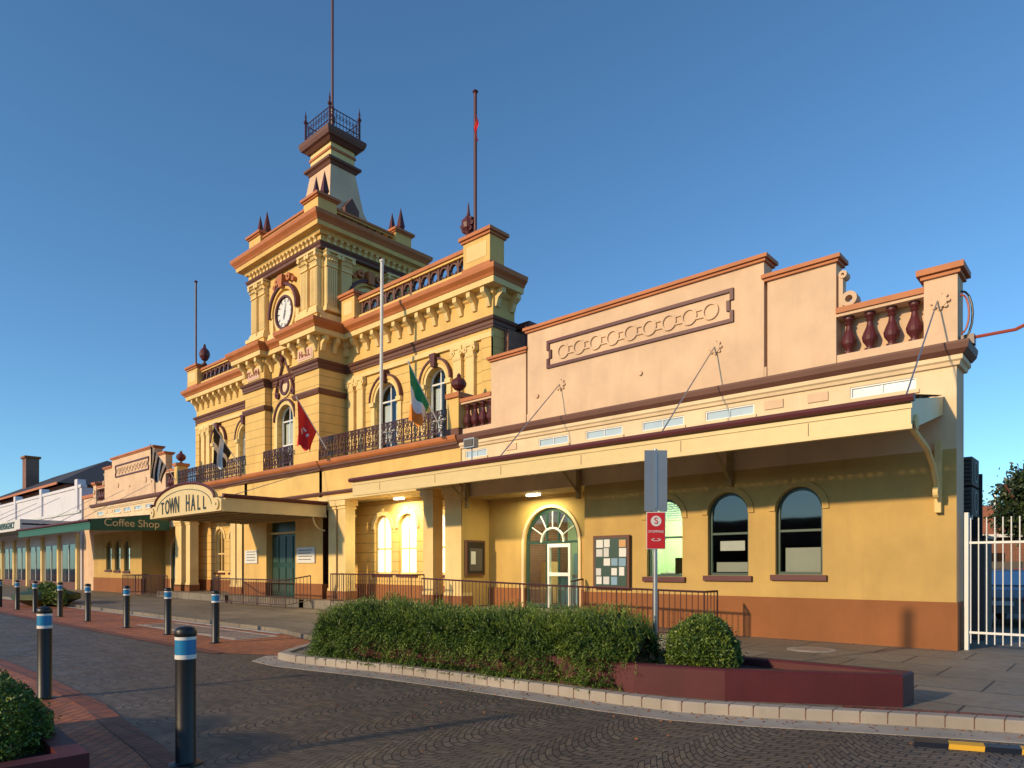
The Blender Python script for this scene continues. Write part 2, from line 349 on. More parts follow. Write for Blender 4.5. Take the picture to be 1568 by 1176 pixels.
    m.ring(B,-12.735,2.35,1.03,1.12,-.04,.0,'pale_cream'); m.tbox(B,-13.86,-13.77,.4,2.35,-.04,.0,'pale_cream'); m.tbox(B,-11.70,-11.61,.4,2.35,-.04,.0,'pale_cream')
    m.glaze(B,-13.75,-11.72,.4,2.35,True,.1,'glass','door_green',.09,(2.35,),(-12.95,-12.5))
    m.ring(B,-12.735,2.35,.40,.45,.06,.13,'white_paint')
    for k in range(1,6):
        t=pi*k/6; m.tube([(-12.735-.45*cos(t),15.79,2.35+.45*sin(t)),(-12.735-.95*cos(t),15.79,2.35+.95*sin(t))],.018,'white_paint')
    for (p,q) in ((-12.9,-12.05),): 
        m.tbox(B,p,p+.07,.4,2.3,.05,.15,'white_paint'); m.tbox(B,q-.07,q,.4,2.3,.05,.15,'white_paint'); m.tbox(B,p+.07,q-.07,1.35,1.45,.05,.15,'white_paint'); m.tbox(B,p+.07,q-.07,2.2,2.3,.05,.15,'white_paint')
    m.box(-15.2,-10.7,19.4,19.5,.1,3.7,'room_wall'); m.box(-15.25,-15.2,15.86,19.5,.1,3.7,'room_wall'); m.box(-10.72,-10.66,15.86,19.5,.1,3.7,'room_wall')
    m.box(-15.2,-10.7,15.86,19.5,.3,.4,'floor_in'); m.box(-15.2,-10.7,15.86,19.5,3.7,3.72,'white_paint')
    for k in range(6):
        z0=.95+.35*(k%3); m.box(-15.19,-15.15,16.0+k*.55,16.4+k*.55,z0+.4,z0+.95,('paper_b','paper','paper_o','paper')[k%4])
    for k in range(5):
        u=-14.6+k*.8; m.box(u,u+.55,19.3,19.38,1.2+.2*(k%2),2.1+.15*(k%3),('paper_b','paper','paper_o')[k%3])
    m.box(-13.9,-12.6,17.6,18.2,.4,1.30,'paper_b'); m.box(-13.9,-12.6,17.55,18.25,1.30,1.36,'floor_in'); m.box(-15.1,-14.5,17.9,18.3,.4,1.8,'paper_o')
    if side=='R': m.box(-13.4,-12.2,17.0,18.0,3.66,3.695,'room_panel'); m.box(-9.9,-8.4,16.4,17.6,3.62,3.69,'room_panel')
    return m.build('wing_'+('east' if side=='R' else 'west'),TH)
wing(None,'R'); wing(MIR,'L')

# awnings
def awning(name,x0,x1,yf,zt,zb,zw,fas,roof,yw=14.44):
    m=MB()
    m.box(x0,x1,yf,yf+.04,zb,zt-.06,fas)
    n=int((x1-x0)/.09)
    P=[];F=[]
    for i in range(n+1):
        x=x0+(x1-x0)*i/n; d=.015*(i%2)
        P+=[(x,yf-.03,zt+d),(x,yw,zw+d)]
    F=[(2*i,2*i+2,2*i+3,2*i+1) for i in range(n)]
    m.add(P,F,roof)
    m.tube([(x0-.06,yf-.06,zt-.05),(x1+.06,yf-.06,zt-.05)],.065,'maroon',8)
    for x in (x0,x1-.04):
        m.face([(x,yf+.04,zb),(x,yw,zb+.62),(x,yw,zw-.02),(x,yf+.04,zt-.05)],fas)
        m.face([(x+.04,yf+.04,zb),(x+.04,yw,zb+.62),(x+.04,yw,zw-.02),(x+.04,yf+.04,zt-.05)],fas)
    m.box(x0-.02,x1+.02,yf-.02,yf-.002,zb-.0,zb+.07,fas); m.box(x0-.02,x1+.02,yf-.02,yf-.002,zt-.2,zt-.13,fas)
    k=int((x1-x0)/1.2)
    for i in range(k+1):
        x=x0+.15+(x1-x0-.3)*i/k
        m.add([(x-.03,yf+.05,zt-.2),(x+.03,yf+.05,zt-.2),(x+.03,yw,zw-.16),(x-.03,yw,zw-.16),(x-.03,yf+.05,zt-.05),(x+.03,yf+.05,zt-.05),(x+.03,yw,zw-.02),(x-.03,yw,zw-.02)],
              [(0,3,2,1),(4,5,6,7),(0,1,5,4),(1,2,6,5),(2,3,7,6),(3,0,4,7)],'soffit')
    for j in range(4):
        y=yf+.3+j*(yw-yf-.4)/3.3; z=zt+(zw-zt)*(y-yf)/(yw-yf)
        m.box(x0+.05,x1-.05,y-.03,y+.03,z-.09,z-.02,'soffit')
    m.box(x0,x1,yf+.1,yf+.2,zb+.02,zb+.14,'fascia')
    return m
m=awning('a',-17.45,-2.55,12.02,4.28,3.76,4.72,'fascia','roofmetal')
x=-2.62
pts=[(x,12.1,4.1),(x,12.35,3.85),(x,12.9,3.75),(x,13.5,3.65),(x,14.0,3.4),(x,14.3,3.1),(x,14.42,2.85)]
m.tube(pts,.05,'trim_cream',8); m.box(x-.05,x+.05,14.36,14.5,2.6,3.9,'trim_cream'); m.ring(TR(x+.05),14.2,2.95,.05,.11,0,.08,'trim_cream',0,2*pi,12)
m.ring(TR(-2.54),12.3,3.9,.0,.12,-.02,.02,'trim_cream',0,2*pi)
for x in (-6.6,-10.75,-14.95): m.tube([(x,14.4,3.55),(x,13.5,4.25)],.035,'soffit'); m.box(x-.05,x+.05,14.36,14.46,3.4,4.4,'soffit')
for u,z in ((-6.95,6.55),(-11.38,6.51),(-2.63,6.45)): m.tube([(u,14.4,z),(u,12.1,4.32)],.014,'galv')
m.tube([(-13.2,12.9,4.4),(-13.2,12.9,4.85)],.02,'galv'); m.box(-13.4,-13.0,12.78,12.95,4.82,5.08,'signgrey'); m.box(-13.36,-13.04,12.76,12.778,4.86,5.04,'shade_grey')
for x in (-10.2,-6.0): m.tube([(x,12.5,4.0),(x+.9,12.5,4.0)],.025,'fascia')
for k in range(13):   # fascia board butt joints
    u=-17.3+k*1.2; m.box(u,u+.008,12.012,12.02,3.84,4.06,'brown') if k%2 else None
m.build('east_awning',TH)

# ---------------- main block
def mainhalf(xf,side):
    m=MB(xf)
    def col(a,b,y0=14.5,d=.42):
        m.box(a-.05,b+.05,y0-.05,y0+d+.05,.0,.72,'dado'); m.box(a-.03,b+.03,y0-.03,y0+d+.03,.72,.82,'trim_cream')
        m.box(a,b,y0,y0+d,.82,3.78,'trim_cream'); m.box(a-.04,b+.04,y0-.04,y0+d+.04,3.78,3.84,'trim_cream'); m.box(a-.08,b+.08,y0-.08,y0+d+.08,3.9,4.1,'trim_cream'); m.box(a-.02,b+.02,y0-.02,y0+d+.02,3.84,3.9,'trim_cream')
    col(-16.05,-15.30); col(-17.10,-16.62); col(-21.98,-21.50); col(-22.62,-22.12)
    m.box(-23.2,-15.29,14.46,15.0,4.1,5.3,'main_cream')
    m.sweep([(-15.29,14.46),(-23.2,14.46)],[(-.02,4.35),(.05,4.35),(.09,4.42),(.09,4.46),(-.02,4.5)],'brown')
    m.sweep([(-15.29,14.46),(-23.2,14.46)],[(-.02,4.12),(.04,4.12),(.04,4.28),(-.02,4.3)],'trim_cream')
    m.face([(-23.2,14.9,4.098),(-15.3,14.9,4.098),(-15.3,15.7,4.098),(-23.2,15.7,4.098)],'soffit')
    B=TF(15.7)
    ops=[(-21.36,-20.34,1.35,3.05,True),(-19.91,-18.89,1.35,3.05,True),(-18.3,-17.28,1.35,3.05,True)]
    m.wall(B,-23.2,-15.28,.97,4.1,ops,'main_rust',.18); m.box(-23.2,-15.28,15.67,15.9,.0,.97,'dado')
    for a,b,lo,hi,ar in ops:
        m.glaze(B,a,b,lo,hi,True,.12,'lit_blind' if side=='R' else 'glass_dark','trim_cream',.08,(2.3,),((a+b)/2,))
        m.tbox(B,a-.08,b+.08,lo-.1,lo-.002,-.06,.12,'maroon')
        m.ring(B,(a+b)/2,hi,(b-a)/2+.002,(b-a)/2+.16,-.04,0,'trim_cream'); m.tbox(B,(a+b)/2-.08,(a+b)/2+.08,hi+.5,hi+.75,-.07,0,'trim_cream')
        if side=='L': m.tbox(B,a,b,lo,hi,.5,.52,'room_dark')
    m.box(-23.2,-15.28,13.6,15.67,.1,.40,'slabs')
    m.sweep([(-15.3,14.46),(-23.15,14.46)],[(-.1,5.3),(.05,5.3),(.08,5.36),(.14,5.4),(.14,5.47),(-.1,5.47)],'brown')
    m.sweep([(-15.3,14.46),(-23.15,14.46)],[(-.1,5.473),(.16,5.473),(.22,5.54),(.24,5.62),(.24,5.66),(-.1,5.68)],'terracotta')
    m.box(-23.2,-15.1,14.5,15.72,5.5,5.6,'concrete')
    m.box(-15.84,-15.34,14.42,14.92,5.68,6.85,'main_cream'); m.box(-15.91,-15.27,14.35,14.99,6.85,7.0,'terracotta'); m.box(-15.88,-15.3,14.38,14.96,5.68,5.9,'brown')
    m.lathe(-15.59,14.67,7.0,[(r*1.0,z*.85) for r,z in URN],'maroon',14)
    A=(-21.25,-19.95,5.62,7.85,True); Bw=(-18.32,-17.28,5.62,8.0,True)
    m.wall(B,-23.2,-15.1,5.6,9.3,[A,Bw],'main_rust',.3)
    for (a,b,lo,hi,ar) in (A,Bw):
        r=(b-a)/2; c=(a+b)/2
        m.glaze(B,a,b,lo,hi,True,.22,'glass','white_paint',.07,(6.75,hi),(c,))
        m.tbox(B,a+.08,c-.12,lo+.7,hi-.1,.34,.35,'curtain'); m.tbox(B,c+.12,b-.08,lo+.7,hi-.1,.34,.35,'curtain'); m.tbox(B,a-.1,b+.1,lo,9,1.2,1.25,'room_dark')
        m.ring(B,c,hi,r+.003,r+.12,-.06,.0,'trim_cream'); m.ring(B,c,hi,r+.12,r+.24,-.10,.0,'main_cream'); m.ring(B,c,hi,r+.24,r+.31,-.14,.0,'maroon')
        m.tbox(B,a-.3,a-.02,hi-.16,hi,-.13,0,'trim_cream'); m.tbox(B,b+.02,b+.3,hi-.16,hi,-.13,0,'trim_cream')
        m.tbox(B,a-.26,a-.04,5.6,hi-.16,-.06,0,'trim_cream'); m.tbox(B,b+.04,b+.26,5.6,hi-.16,-.06,0,'trim_cream')
        m.add([B(c-.09,hi+r-.02,-.2),B(c+.09,hi+r-.02,-.2),B(c+.15,hi+r+.42,-.24),B(c-.15,hi+r+.42,-.24),B(c-.09,hi+r-.02,0),B(c+.09,hi+r-.02,0),B(c+.15,hi+r+.42,0),B(c-.15,hi+r+.42,0)],
              [(0,1,2,3),(0,4,5,1),(1,5,6,2),(2,6,7,3),(3,7,4,0)],'maroon')
    def pil(T,c,w,z0,z1,mat='trim_cream',p=.12):
        m.tbox(T,c-w/2-.05,c+w/2+.05,z0,z0+.18,-p-.04,0,mat); m.tbox(T,c-w/2,c+w/2,z0+.18,z1-.42,-p,0,mat)
        m.tbox(T,c-w/2-.03,c+w/2+.03,z1-.46,z1-.42,-p-.02,0,mat)
        for s_ in (-1,1):
            m.ring(T,c+s_*(w/2),z1-.2,.0,.11,-p-.06,-.02,mat,0,2*pi,12)
            m.ring(T,c+s_*(w/2),z1-.2,.0,.04,-p-.09,-.02,mat,0,2*pi,8)
        m.tbox(T,c-w/2,c+w/2,z1-.42,z1-.12,-p-.03,0,mat)
        m.tbox(T,c-w/2-.09,c+w/2+.09,z1-.12,z1,-p-.07,0,mat)
    for c in (-22.75,-22.15,-16.65,-16.05): pil(B,c,.38,5.62,8.95)
    m.tbox(B,-15.55,-15.1,5.62,8.95,-.08,0,'main_rust')
    m.face([(-15.1,15.62,5.6),(-15.1,17.1,5.6),(-15.1,17.1,9.3),(-15.1,15.62,9.3)],'main_rust')
    m.tbox(B,-23.15,-15.08,8.96,9.12,-.10,0,'trim_cream')
    m.box(-22.9,-15.0,15.48,15.8,11.0,11.32,'main_cream'); m.box(-22.9,-15.0,15.44,15.84,11.9,12.02,'terracotta')
    m.box(-22.9,-15.0,15.50,15.78,11.82,11.9,'main_cream')
    for (a,b) in ((-22.95,-22.1),(-16.05,-14.85)):
        m.box(a,b,15.30,15.95,11.02,12.05,'main_cream'); m.box(a-.06,b+.06,15.24,16.01,12.05,12.13,'terracotta'); m.box(a-.12,b+.12,15.18,16.07,12.133,12.24,'terracotta')
        m.box(a-.04,b+.04,15.26,15.99,11.02,11.2,'terracotta'); m.box(a+.15,b-.15,15.29,15.31,11.4,11.9,'trim_cream')
    n=13
    for i in range(n):
        x=-21.95+i*(5.85)/(n-1)
        m.box(x-.05,x+.05,15.56,15.72,11.32,11.82,'brown')
        if i<n-1: m.ring(TF(15.58),x+5.85/(n-1)/2,11.6,.15,.22,0,.12,'brown',0,pi,8)
        if i<n-1: m.ring(TF(15.58),x+5.85/(n-1)/2,11.5,.08,.12,0.02,.1,'brown',pi,2*pi,6)
    return m.build('main_block_'+side,TH)
mainhalf(None,'R'); mainhalf(MIR,'L')

tx0,tx1=-29.1,-23.15
P=[(-15.1,16.7),(-15.1,15.7),(tx1,15.7),(tx1,14.4),(-24.9,14.4),(-24.9,14.72),(-27.35,14.72),(-27.35,14.4),(tx0,14.4),(tx0,15.7),(-37.1,15.7),(-37.1,16.7)]
m=MB()
m.sweep(P,[(-.1,9.28),(.05,9.28),(.05,9.36),(.08,9.38),(.08,9.48),(.14,9.52),(.17,9.6),(-.1,9.64)],'brown')
m.sweep(P,[(-.1,9.645),(.02,9.645),(.02,10.3),(.08,10.34),(.12,10.42),(.12,10.5),(-.1,10.5)],'main_cream')
m.sweep(P,[(-.1,10.503),(.42,10.503),(.44,10.68),(-.1,10.68)],'trim_cream')
m.sweep(P,[(-.1,10.683),(.46,10.683),(.5,10.76),(.6,10.86),(.62,10.96),(.62,11.0),(.5,11.03),(-.1,11.08)],'terracotta')
def brackets(m,P,z0,z1,proj,step,w,mat,closed=False,o0=.02):
    n=len(P)
    for i in range(n if closed else n-1):
        A=P[i];B=P[(i+1)%n]; dx,dy=B[0]-A[0],B[1]-A[1]; l=math.hypot(dx,dy)
        if l<.6: continue
        ux,uy=dx/l,dy/l; nx,ny=-uy,ux; k=max(1,int(l/step)); 
        for j in range(k+1):
            t=.14+(l-.28)*j/k; cx,cy=A[0]+ux*t,A[1]+uy*t
            q=[]
            for s_ in (-w/2,w/2):
                for (o,z) in ((o0,z0),(o0+.07,z0),(o0+proj*.45,z0+(z1-z0)*.45),(o0+proj,z0+(z1-z0)*.7),(o0+proj,z1),(o0,z1)):
                    q.append((cx+ux*s_+nx*o,cy+uy*s_+ny*o,z))
            m.add(q,[(0,1,2,3,4,5),(11,10,9,8,7,6)]+[(a,a+6,(a+1)%6+6,(a+1)%6) for a in range(6)],mat)
brackets(m,P,9.95,10.5,.34,.62,.17,'trim_cream')
m.build('main_entablature',TH)

# ---------------- tower
m=MB()
F=TF(14.72)
m.wall(F,-27.35,-24.9,5.6,9.3,[(-26.75,-25.5,5.62,7.75,True)],'main_rust',.25)
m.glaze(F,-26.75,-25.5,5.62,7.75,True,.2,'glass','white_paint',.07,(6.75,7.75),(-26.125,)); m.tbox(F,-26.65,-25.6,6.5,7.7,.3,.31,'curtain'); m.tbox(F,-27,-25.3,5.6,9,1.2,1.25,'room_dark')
m.ring(F,-26.125,7.75,.64,.8,-.06,0,'trim_cream'); m.ring(F,-26.125,7.75,.8,.88,-.12,0,'maroon')
m.tbox(F,-27.0,-26.77,5.6,7.75,-.06,0,'trim_cream'); m.tbox(F,-25.48,-25.25,5.6,7.75,-.06,0,'trim_cream')
m.ring(F,-26.125,9.15,.26,.38,-.1,0,'maroon',0,2*pi); m.disc(F,-26.125,9.15,.27,-.03,'pale_cream'); m.ring(F,-26.125,9.15,.38,.46,-.06,0,'trim_cream',0,2*pi)
for s_ in (-1,1):
    m.ring(F,-26.125+s_*.62,8.85,.05,.14,-.1,0,'maroon',0,2*pi,12)
    m.tube([(-26.125+s_*.75,14.66,8.85),(-26.125+s_*.6,14.64,9.25),(-26.125+s_*.35,14.64,9.7),(-26.125,14.62,10.35)],.05,'maroon')
m.lathe(-26.125,14.55,10.1,[(.05,0),(.1,.1),(.12,.2),(.05,.35),(.02,.55)],'maroon')
for (a,b) in ((tx0,-27.35),(-24.9,tx1)):
    m.box(a,b,14.42,15.72,5.6,9.3,'main_rust')
    m.box(a-.04,b+.04,14.37,15.7,5.68,6.1,'main_cream'); 
    m.sweep([(b,15.6),(b,14.42),(a,14.42),(a,15.6)],[(-.05,8.3),(.05,8.3),(.1,8.42),(.1,8.5),(-.05,8.52)],'brown')
    c=(a+b)/2
    m.box(c-.55,c+.55,14.34,14.45,9.72,10.22,'pale_cream'); m.box(c-.48,c+.48,14.325,14.345,9.78,10.16,'sign_pink')
G=TF(14.46)
m.wall(G,-29.3,-22.95,.97,4.1,[(-27.3,-24.95,.97,3.5,False)],'main_cream',.3); 
for (a,b) in ((-29.3,-27.3),(-24.95,-22.95)): m.box(a,b,14.43,14.8,0,.97,'dado')
m.box(-29.25,-23.0,14.46,15.0,4.1,5.3,'main_cream')
m.tbox(G,-27.3,-24.95,.4,3.5,.28,.31,'door_green')
for k in range(4):
    u=-27.2+k*.57; m.tbox(G,u,u+.47,.6,1.6,.25,.285,'green_frame'); m.tbox(G,u,u+.47,1.8,2.9,.25,.285,'green_frame'); 
m.tbox(G,-27.3,-24.95,3.0,3.08,.2,.3,'trim_cream')
m.sweep([(-22.95,14.46),(-29.25,14.46)],[(-.1,5.3),(.09,5.3),(.12,5.36),(.18,5.4),(.18,5.47),(-.1,5.47)],'brown')
m.sweep([(-22.95,14.46),(-29.25,14.46)],[(-.1,5.473),(.2,5.473),(.26,5.54),(.28,5.62),(.28,5.66),(-.1,5.685)],'terracotta')
m.sweep([(-22.95,14.46),(-29.25,14.46)],[(-.02,4.35),(.07,4.35),(.11,4.42),(.11,4.46),(-.02,4.5)],'brown')
m.box(-29.2,-23.0,14.5,15.7,5.5,5.62,'concrete')
m.box(-29.3,-22.9,13.6,15.6,.1,.398,'slabs')
m.box(-24.75,-23.45,14.40,14.45,1.78,2.4,'paper'); m.box(-29.1,-28.0,14.40,14.45,1.78,2.35,'paper')
for r_ in range(4):
    z=2.28-r_*.12; m.box(-24.6,-23.6-.1*(r_%2),14.394,14.399,z-.014,z+.014,'shade_grey'); m.box(-28.95,-28.15,14.394,14.399,z-.014,z+.014,'shade_grey')
cx0,cx1,cy0,cy1=-28.85,-23.4,14.72,19.0
m.box(cx0,cx1,cy0,cy1,11.0,14.3,'main_cream')
CP=[(cx1,cy1),(cx1,cy0),(cx0,cy0),(cx0,cy1)]
m.sweep(CP,[(-.05,11.0),(.16,11.0),(.16,11.5),(.1,11.56),(-.05,11.6)],'trim_cream',True)
def clockface(T,cu,cv,hood):
    m.ring(T,cu,cv,.62,.70,-.14,0,'maroon',0,2*pi,32); m.ring(T,cu,cv,.7,.86,-.09,0,'trim_cream',0,2*pi,32)
    m.disc(T,cu,cv,.63,-.05,'white_paint',32)
    for k in range(12):
        a=k*pi/6; 
        p=[(cu+r*sin(a)+w*cos(a),cv+r*cos(a)-w*sin(a)) for r,w in ((.44,-.022),(.58,-.022),(.58,.022),(.44,.022))]
        m.face([T(u,v,-.062) for u,v in p],'black')
    m.ring(T,cu,cv,.595,.61,-.065,-.05,'black',0,2*pi,32)
    for a,l,w in ((radians(200),.34,.03),(radians(12),.5,.02)):
        p=[(cu+r*sin(a)+q*cos(a),cv+r*cos(a)-q*sin(a)) for r,q in ((-.1,-w),(l*.6,-w),(l,0),(l*.6,w),(-.1,w))]
        m.face([T(u,v,-.075-w*.3) for u,v in p],'black')
    m.ring(T,cu,cv+.05,1.02,1.14,-.22,0,'maroon',-.1,pi+.1,24); m.ring(T,cu,cv+.05,.9,1.02,-.14,0,'main_cream',-.1,pi+.1,24)
    m.tbox(T,cu-1.14,cu-.9,11.55,cv-.05,-.1,0,'trim_cream'); m.tbox(T,cu+.9,cu+1.14,11.55,cv-.05,-.1,0,'trim_cream')
    m.add([T(cu-.12,cv+1.0,-.3),T(cu+.12,cv+1.0,-.3),T(cu+.18,cv+1.5,-.3),T(cu-.18,cv+1.5,-.3),T(cu-.12,cv+1.0,0),T(cu+.12,cv+1.0,0),T(cu+.18,cv+1.5,0),T(cu-.18,cv+1.5,0)],
          [(0,1,2,3),(0,4,5,1),(1,5,6,2),(2,6,7,3),(3,7,4,0)],'terracotta')
    for s_ in (-1,1):
        m.ring(T,cu+s_*.45,cv+1.35,.05,.16,-.2,0,'terracotta',0,2*pi,12); m.ring(T,cu+s_*.75,cv+1.2,.03,.1,-.16,0,'terracotta',0,2*pi,12)
def corin(T,c,w,z0,z1,p=.2):
    mt='trim_cream'
    m.tbox(T,c-w/2-.06,c+w/2+.06,z0,z0+.12,-p-.06,0,mt); m.tbox(T,c-w/2-.03,c+w/2+.03,z0+.12,z0+.2,-p-.03,0,mt)
    zc=z1-.62; m.tbox(T,c-w/2,c+w/2,z0+.2,zc,-p+.03,0,mt)
    k=5
    for i in range(k):
        u=c-w/2+w*(i+.5)/k; m.tbox(T,u-w/k*.32,u+w/k*.32,z0+.26,zc-.06,-p,-p+.04,mt)
    m.tbox(T,c-w/2-.02,c+w/2+.02,zc,zc+.06,-p-.03,0,mt)
    m.tbox(T,c-w/2,c+w/2,zc+.06,z1-.08,-p,0,mt)
    for r_ in range(2):
        for i in range(4):
            u=c-w/2+w*(i+(.5 if r_==0 else .2)+ (0.1 if r_ else 0))/4; z=zc+.1+r_*.19
            m.add([T(u-.06,z,-p),T(u+.06,z,-p),T(u+.07,z+.12,-p-.05),T(u-.07,z+.12,-p-.05),T(u,z+.2,-p-.12),T(u,z+.12,-p-.13)],[(0,1,2,3),(3,2,4),(2,5,4),(3,4,5)],mt)
    for s_ in (-1,1): m.ring(T,c+s_*(w/2+.01),z1-.17,.0,.09,-p-.12,-.02,mt,0,2*pi,10)
    m.tbox(T,c-w/2-.1,c+w/2+.1,z1-.08,z1,-p-.12,0,mt)
FT=TF(cy0); RT=TR(cx1)
clockface(FT,-26.125,12.22,True); clockface(RT,16.86,12.22,True)
for c in (cx0+.32,cx0+1.02,cx1-.32,cx1-1.02): corin(FT,c,.5,11.62,13.98)
for c in (cy0+.32,cy0+1.0,cy1-.32,cy1-1.0): corin(RT,c,.48,11.62,13.98)
for (a,b) in ((cx0-.1,cx0+1.4),(cx1-1.4,cx1+.1)): m.box(a,b,cy0-.3,cy0,11.02,11.62,'main_cream'); m.box(a-.05,b+.05,cy0-.35,cy0+.02,11.45,11.6,'trim_cream')
m.sweep(CP,[(-.05,13.99),(.22,13.99),(.22,14.1),(.26,14.14),(.30,14.22),(-.05,14.24)],'brown',True)
m.sweep(CP,[(-.05,14.243),(.18,14.243),(.18,14.5),(-.05,14.5)],'main_cream',True)
m.sweep(CP,[(-.05,14.503),(.28,14.503),(.34,14.62),(.56,14.66),(.58,14.82),(-.05,14.82)],'main_cream',True)
m.sweep(CP,[(-.05,14.823),(.6,14.823),(.64,14.9),(.74,15.02),(.76,15.12),(.76,15.16),(-.05,15.22)],'terracotta',True)
brackets(m,CP,14.26,14.5,.14,.3,.12,'trim_cream',True,.17)
px0,px1,py0,py1=-28.75,-23.5,14.62,19.1
for (a,b,c,d) in ((px0,px1,py0,py0+.3),(px1-.3,px1,py0+.3,py1),(px0,px0+.3,py0+.3,py1),(px0+.3,px1-.3,py1-.3,py1)):
    m.box(a,b,c,d,15.16,15.42,'main_cream'); m.box(a+.03,b-.03,c+.03,d-.03,15.8,15.86,'main_cream')
    m.box(a-.03,b+.03,c-.03,d+.03,15.862,15.95,'terracotta')
    n=int(max(b-a,d-c)/.36)
    for i in range(n):
        t=(i+.5)/n
        if b-a>d-c: m.lathe(a+(b-a)*t,(c+d)/2,15.42,balprof(.38,.9),'brown',6)
        else: m.lathe((a+b)/2,c+(d-c)*t,15.42,balprof(.38,.9),'brown',6)
for (x,y) in ((px0+.35,py0+.3),(px1-.35,py0+.3),(px1-.35,py1-.4),(px0+.35,py1-.4)):
    m.box(x-.5,x+.5,y-.42,y+.42,15.18,16.0,'main_cream'); m.box(x-.56,x+.56,y-.48,y+.48,16.0,16.06,'terracotta'); m.box(x-.62,x+.62,y-.54,y+.54,16.062,16.16,'terracotta')
    m.box(x-.53,x+.53,y-.45,y+.45,15.18,15.34,'terracotta')
    for s_ in (-.3,.3):
        m.slathe(x+s_,y,16.16,[(.15,0),(.15,.12),(.09,.16),(.13,.24),(.0,1.1)],'maroon')
lx,ly=-26.13,16.95
def rect(hx,hy): return [(lx+hx,ly+hy),(lx+hx,ly-hy),(lx-hx,ly-hy),(lx-hx,ly+hy)]
def frus(h0,h1,z0,z1,mat):
    a=rect(*h0);b=rect(*h1); m.add([(x,y,z0) for x,y in a]+[(x,y,z1) for x,y in b],[(0,1,2,3),(7,6,5,4)]+[(i,(i+1)%4,(i+1)%4+4,i+4) for i in range(4)],mat)
m.box(px0+.3,px1-.3,py0+.3,py1-.3,15.0,15.3,'roofmetal')
frus((1.75,1.4),(1.5,1.2),15.3,16.1,'wing_cream'); frus((1.5,1.2),(1.1,.85),16.1,17.2,'wing_cream'); frus((1.1,.85),(.82,.62),17.2,18.85,'wing_cream')
R1=rect(.80,.60)
m.sweep(R1,[(-.1,18.85),(.06,18.85),(.12,18.95),(.22,19.0),(.22,19.1),(.16,19.12),(-.1,19.16)],'brown',True)
frus((.80,.60),(.80,.60),19.1,19.85,'trim_cream')
m.sweep(R1,[(-.1,19.5),(.05,19.5),(.05,19.6),(-.1,19.6)],'terracotta',True)
m.sweep(R1,[(-.1,19.82),(.1,19.82),(.2,19.92),(.3,19.96),(.36,20.1),(.38,20.22),(.36,20.28),(-.1,20.34)],'brown',True)
m.sweep(R1,[(-.1,20.33),(.1,20.33),(.06,20.5),(-.1,20.6)],'terracotta',True)
frus((.8,.6),(.7,.5),20.3,20.55,'brown')
T2=TR(-24.98); 
m.add([T2(16.6,16.1,-.35),T2(17.3,16.1,-.35),T2(17.3,16.9,-.35),T2(16.95,17.35,-.35),T2(16.6,16.9,-.35),T2(16.6,16.1,.6),T2(17.3,16.1,.6),T2(17.3,16.9,.6),T2(16.95,17.35,.6),T2(16.6,16.9,.6)],
      [(0,1,2,3,4),(0,5,6,1),(1,6,7,2),(2,7,8,3),(3,8,9,4),(4,9,5,0)],'brown')
m.build('clock_tower',TH)
m=MB()
hx,hy=.95,.75
for a,b in (((-hx,-hy),(hx,-hy)),((hx,-hy),(hx,hy)),((hx,hy),(-hx,hy)),((-hx,hy),(-hx,-hy))):
    for z in (20.42,20.62,21.15): m.tube([(lx+a[0],ly+a[1],z),(lx+b[0],ly+b[1],z)],.025,'darkiron',4)
    n=9
    for i in range(n):
        t=i/n; x=lx+a[0]+(b[0]-a[0])*t; y=ly+a[1]+(b[1]-a[1])*t
        m.tube([(x,y,20.35),(x,y,21.15)],.016,'darkiron',4)
        t=(i+.5)/n; x=lx+a[0]+(b[0]-a[0])*t; y=ly+a[1]+(b[1]-a[1])*t
        dx,dy=(b[0]-a[0])*.04,(b[1]-a[1])*.04
        m.tube([(x+dx*cos(k*pi/3),y+dy*cos(k*pi/3),20.9+.09*sin(k*pi/3)) for k in range(6)],.012,'darkiron',4,True)
for sx in (-1,1):
    for sy in (-1,1):
        m.lathe(lx+sx*hx,ly+sy*hy,20.35,[(.05,0),(.05,.85),(.09,.9),(.09,.98),(.03,1.05),(.05,1.15),(.02,1.3),(.0,1.5)],'darkiron',6)
m.lathe(lx,ly,20.5,[(.25,0),(.2,.3),(.08,.6),(.14,.9),(.06,1.1),(.09,1.3),(.05,1.5)],'maroon',8)
m.tube([(lx,ly,20.5),(lx,ly,24),(lx,ly,28.5)],.055,'maroon',8)
m.build('tower_crest',TH)
m=MB()
m.tube([(-15.8,15.6,12.1),(-15.8,15.6,17.0)],.055,'maroon',8); m.lathe(-15.8,15.6,17.0,[(.05,0),(.1,.06),(.0,.15)],'maroon')
m.lathe(-16.12,15.6,12.2,[(.1,0),(.05,.2),(.14,.4),(.21,.5),(.23,.65),(.18,.8),(.08,.9),(.05,1.0),(.03,1.25),(0,1.4)],'maroon',12)
for k in range(8): m.ring(TF(15.3+.0),-16.12+.24*cos(k*pi/4),12.82+.22*sin(k*pi/4),.02,.07,.2,.35,'maroon',0,2*pi,8)
m.tube([(-37.0,15.6,11.3),(-37.0,15.6,16.8)],.05,'maroon',8); m.lathe(-37.0,15.6,16.8,[(.05,0),(.1,.06),(.0,.15)],'maroon')
m.lathe(-35.95,15.6,12.2,[(r*1.1,z*1.4) for r,z in URN],'maroon',12)
m.tube([(-19.28,14.44,5.6),(-19.22,14.42,9),(-19.16,14.4,12.1)],.06,'white_pipe',10); m.lathe(-19.16,14.4,12.1,[(.05,0),(.09,.05),(.09,.1),(0,.16)],'white_pipe')
g=[[(-15.74+.08*(i/4)+.03*sin(j*1.1),15.55+.04*sin(i*1.7+j),16.3-j*.11-(i*.05)) for i in range(5)] for j in range(8)]
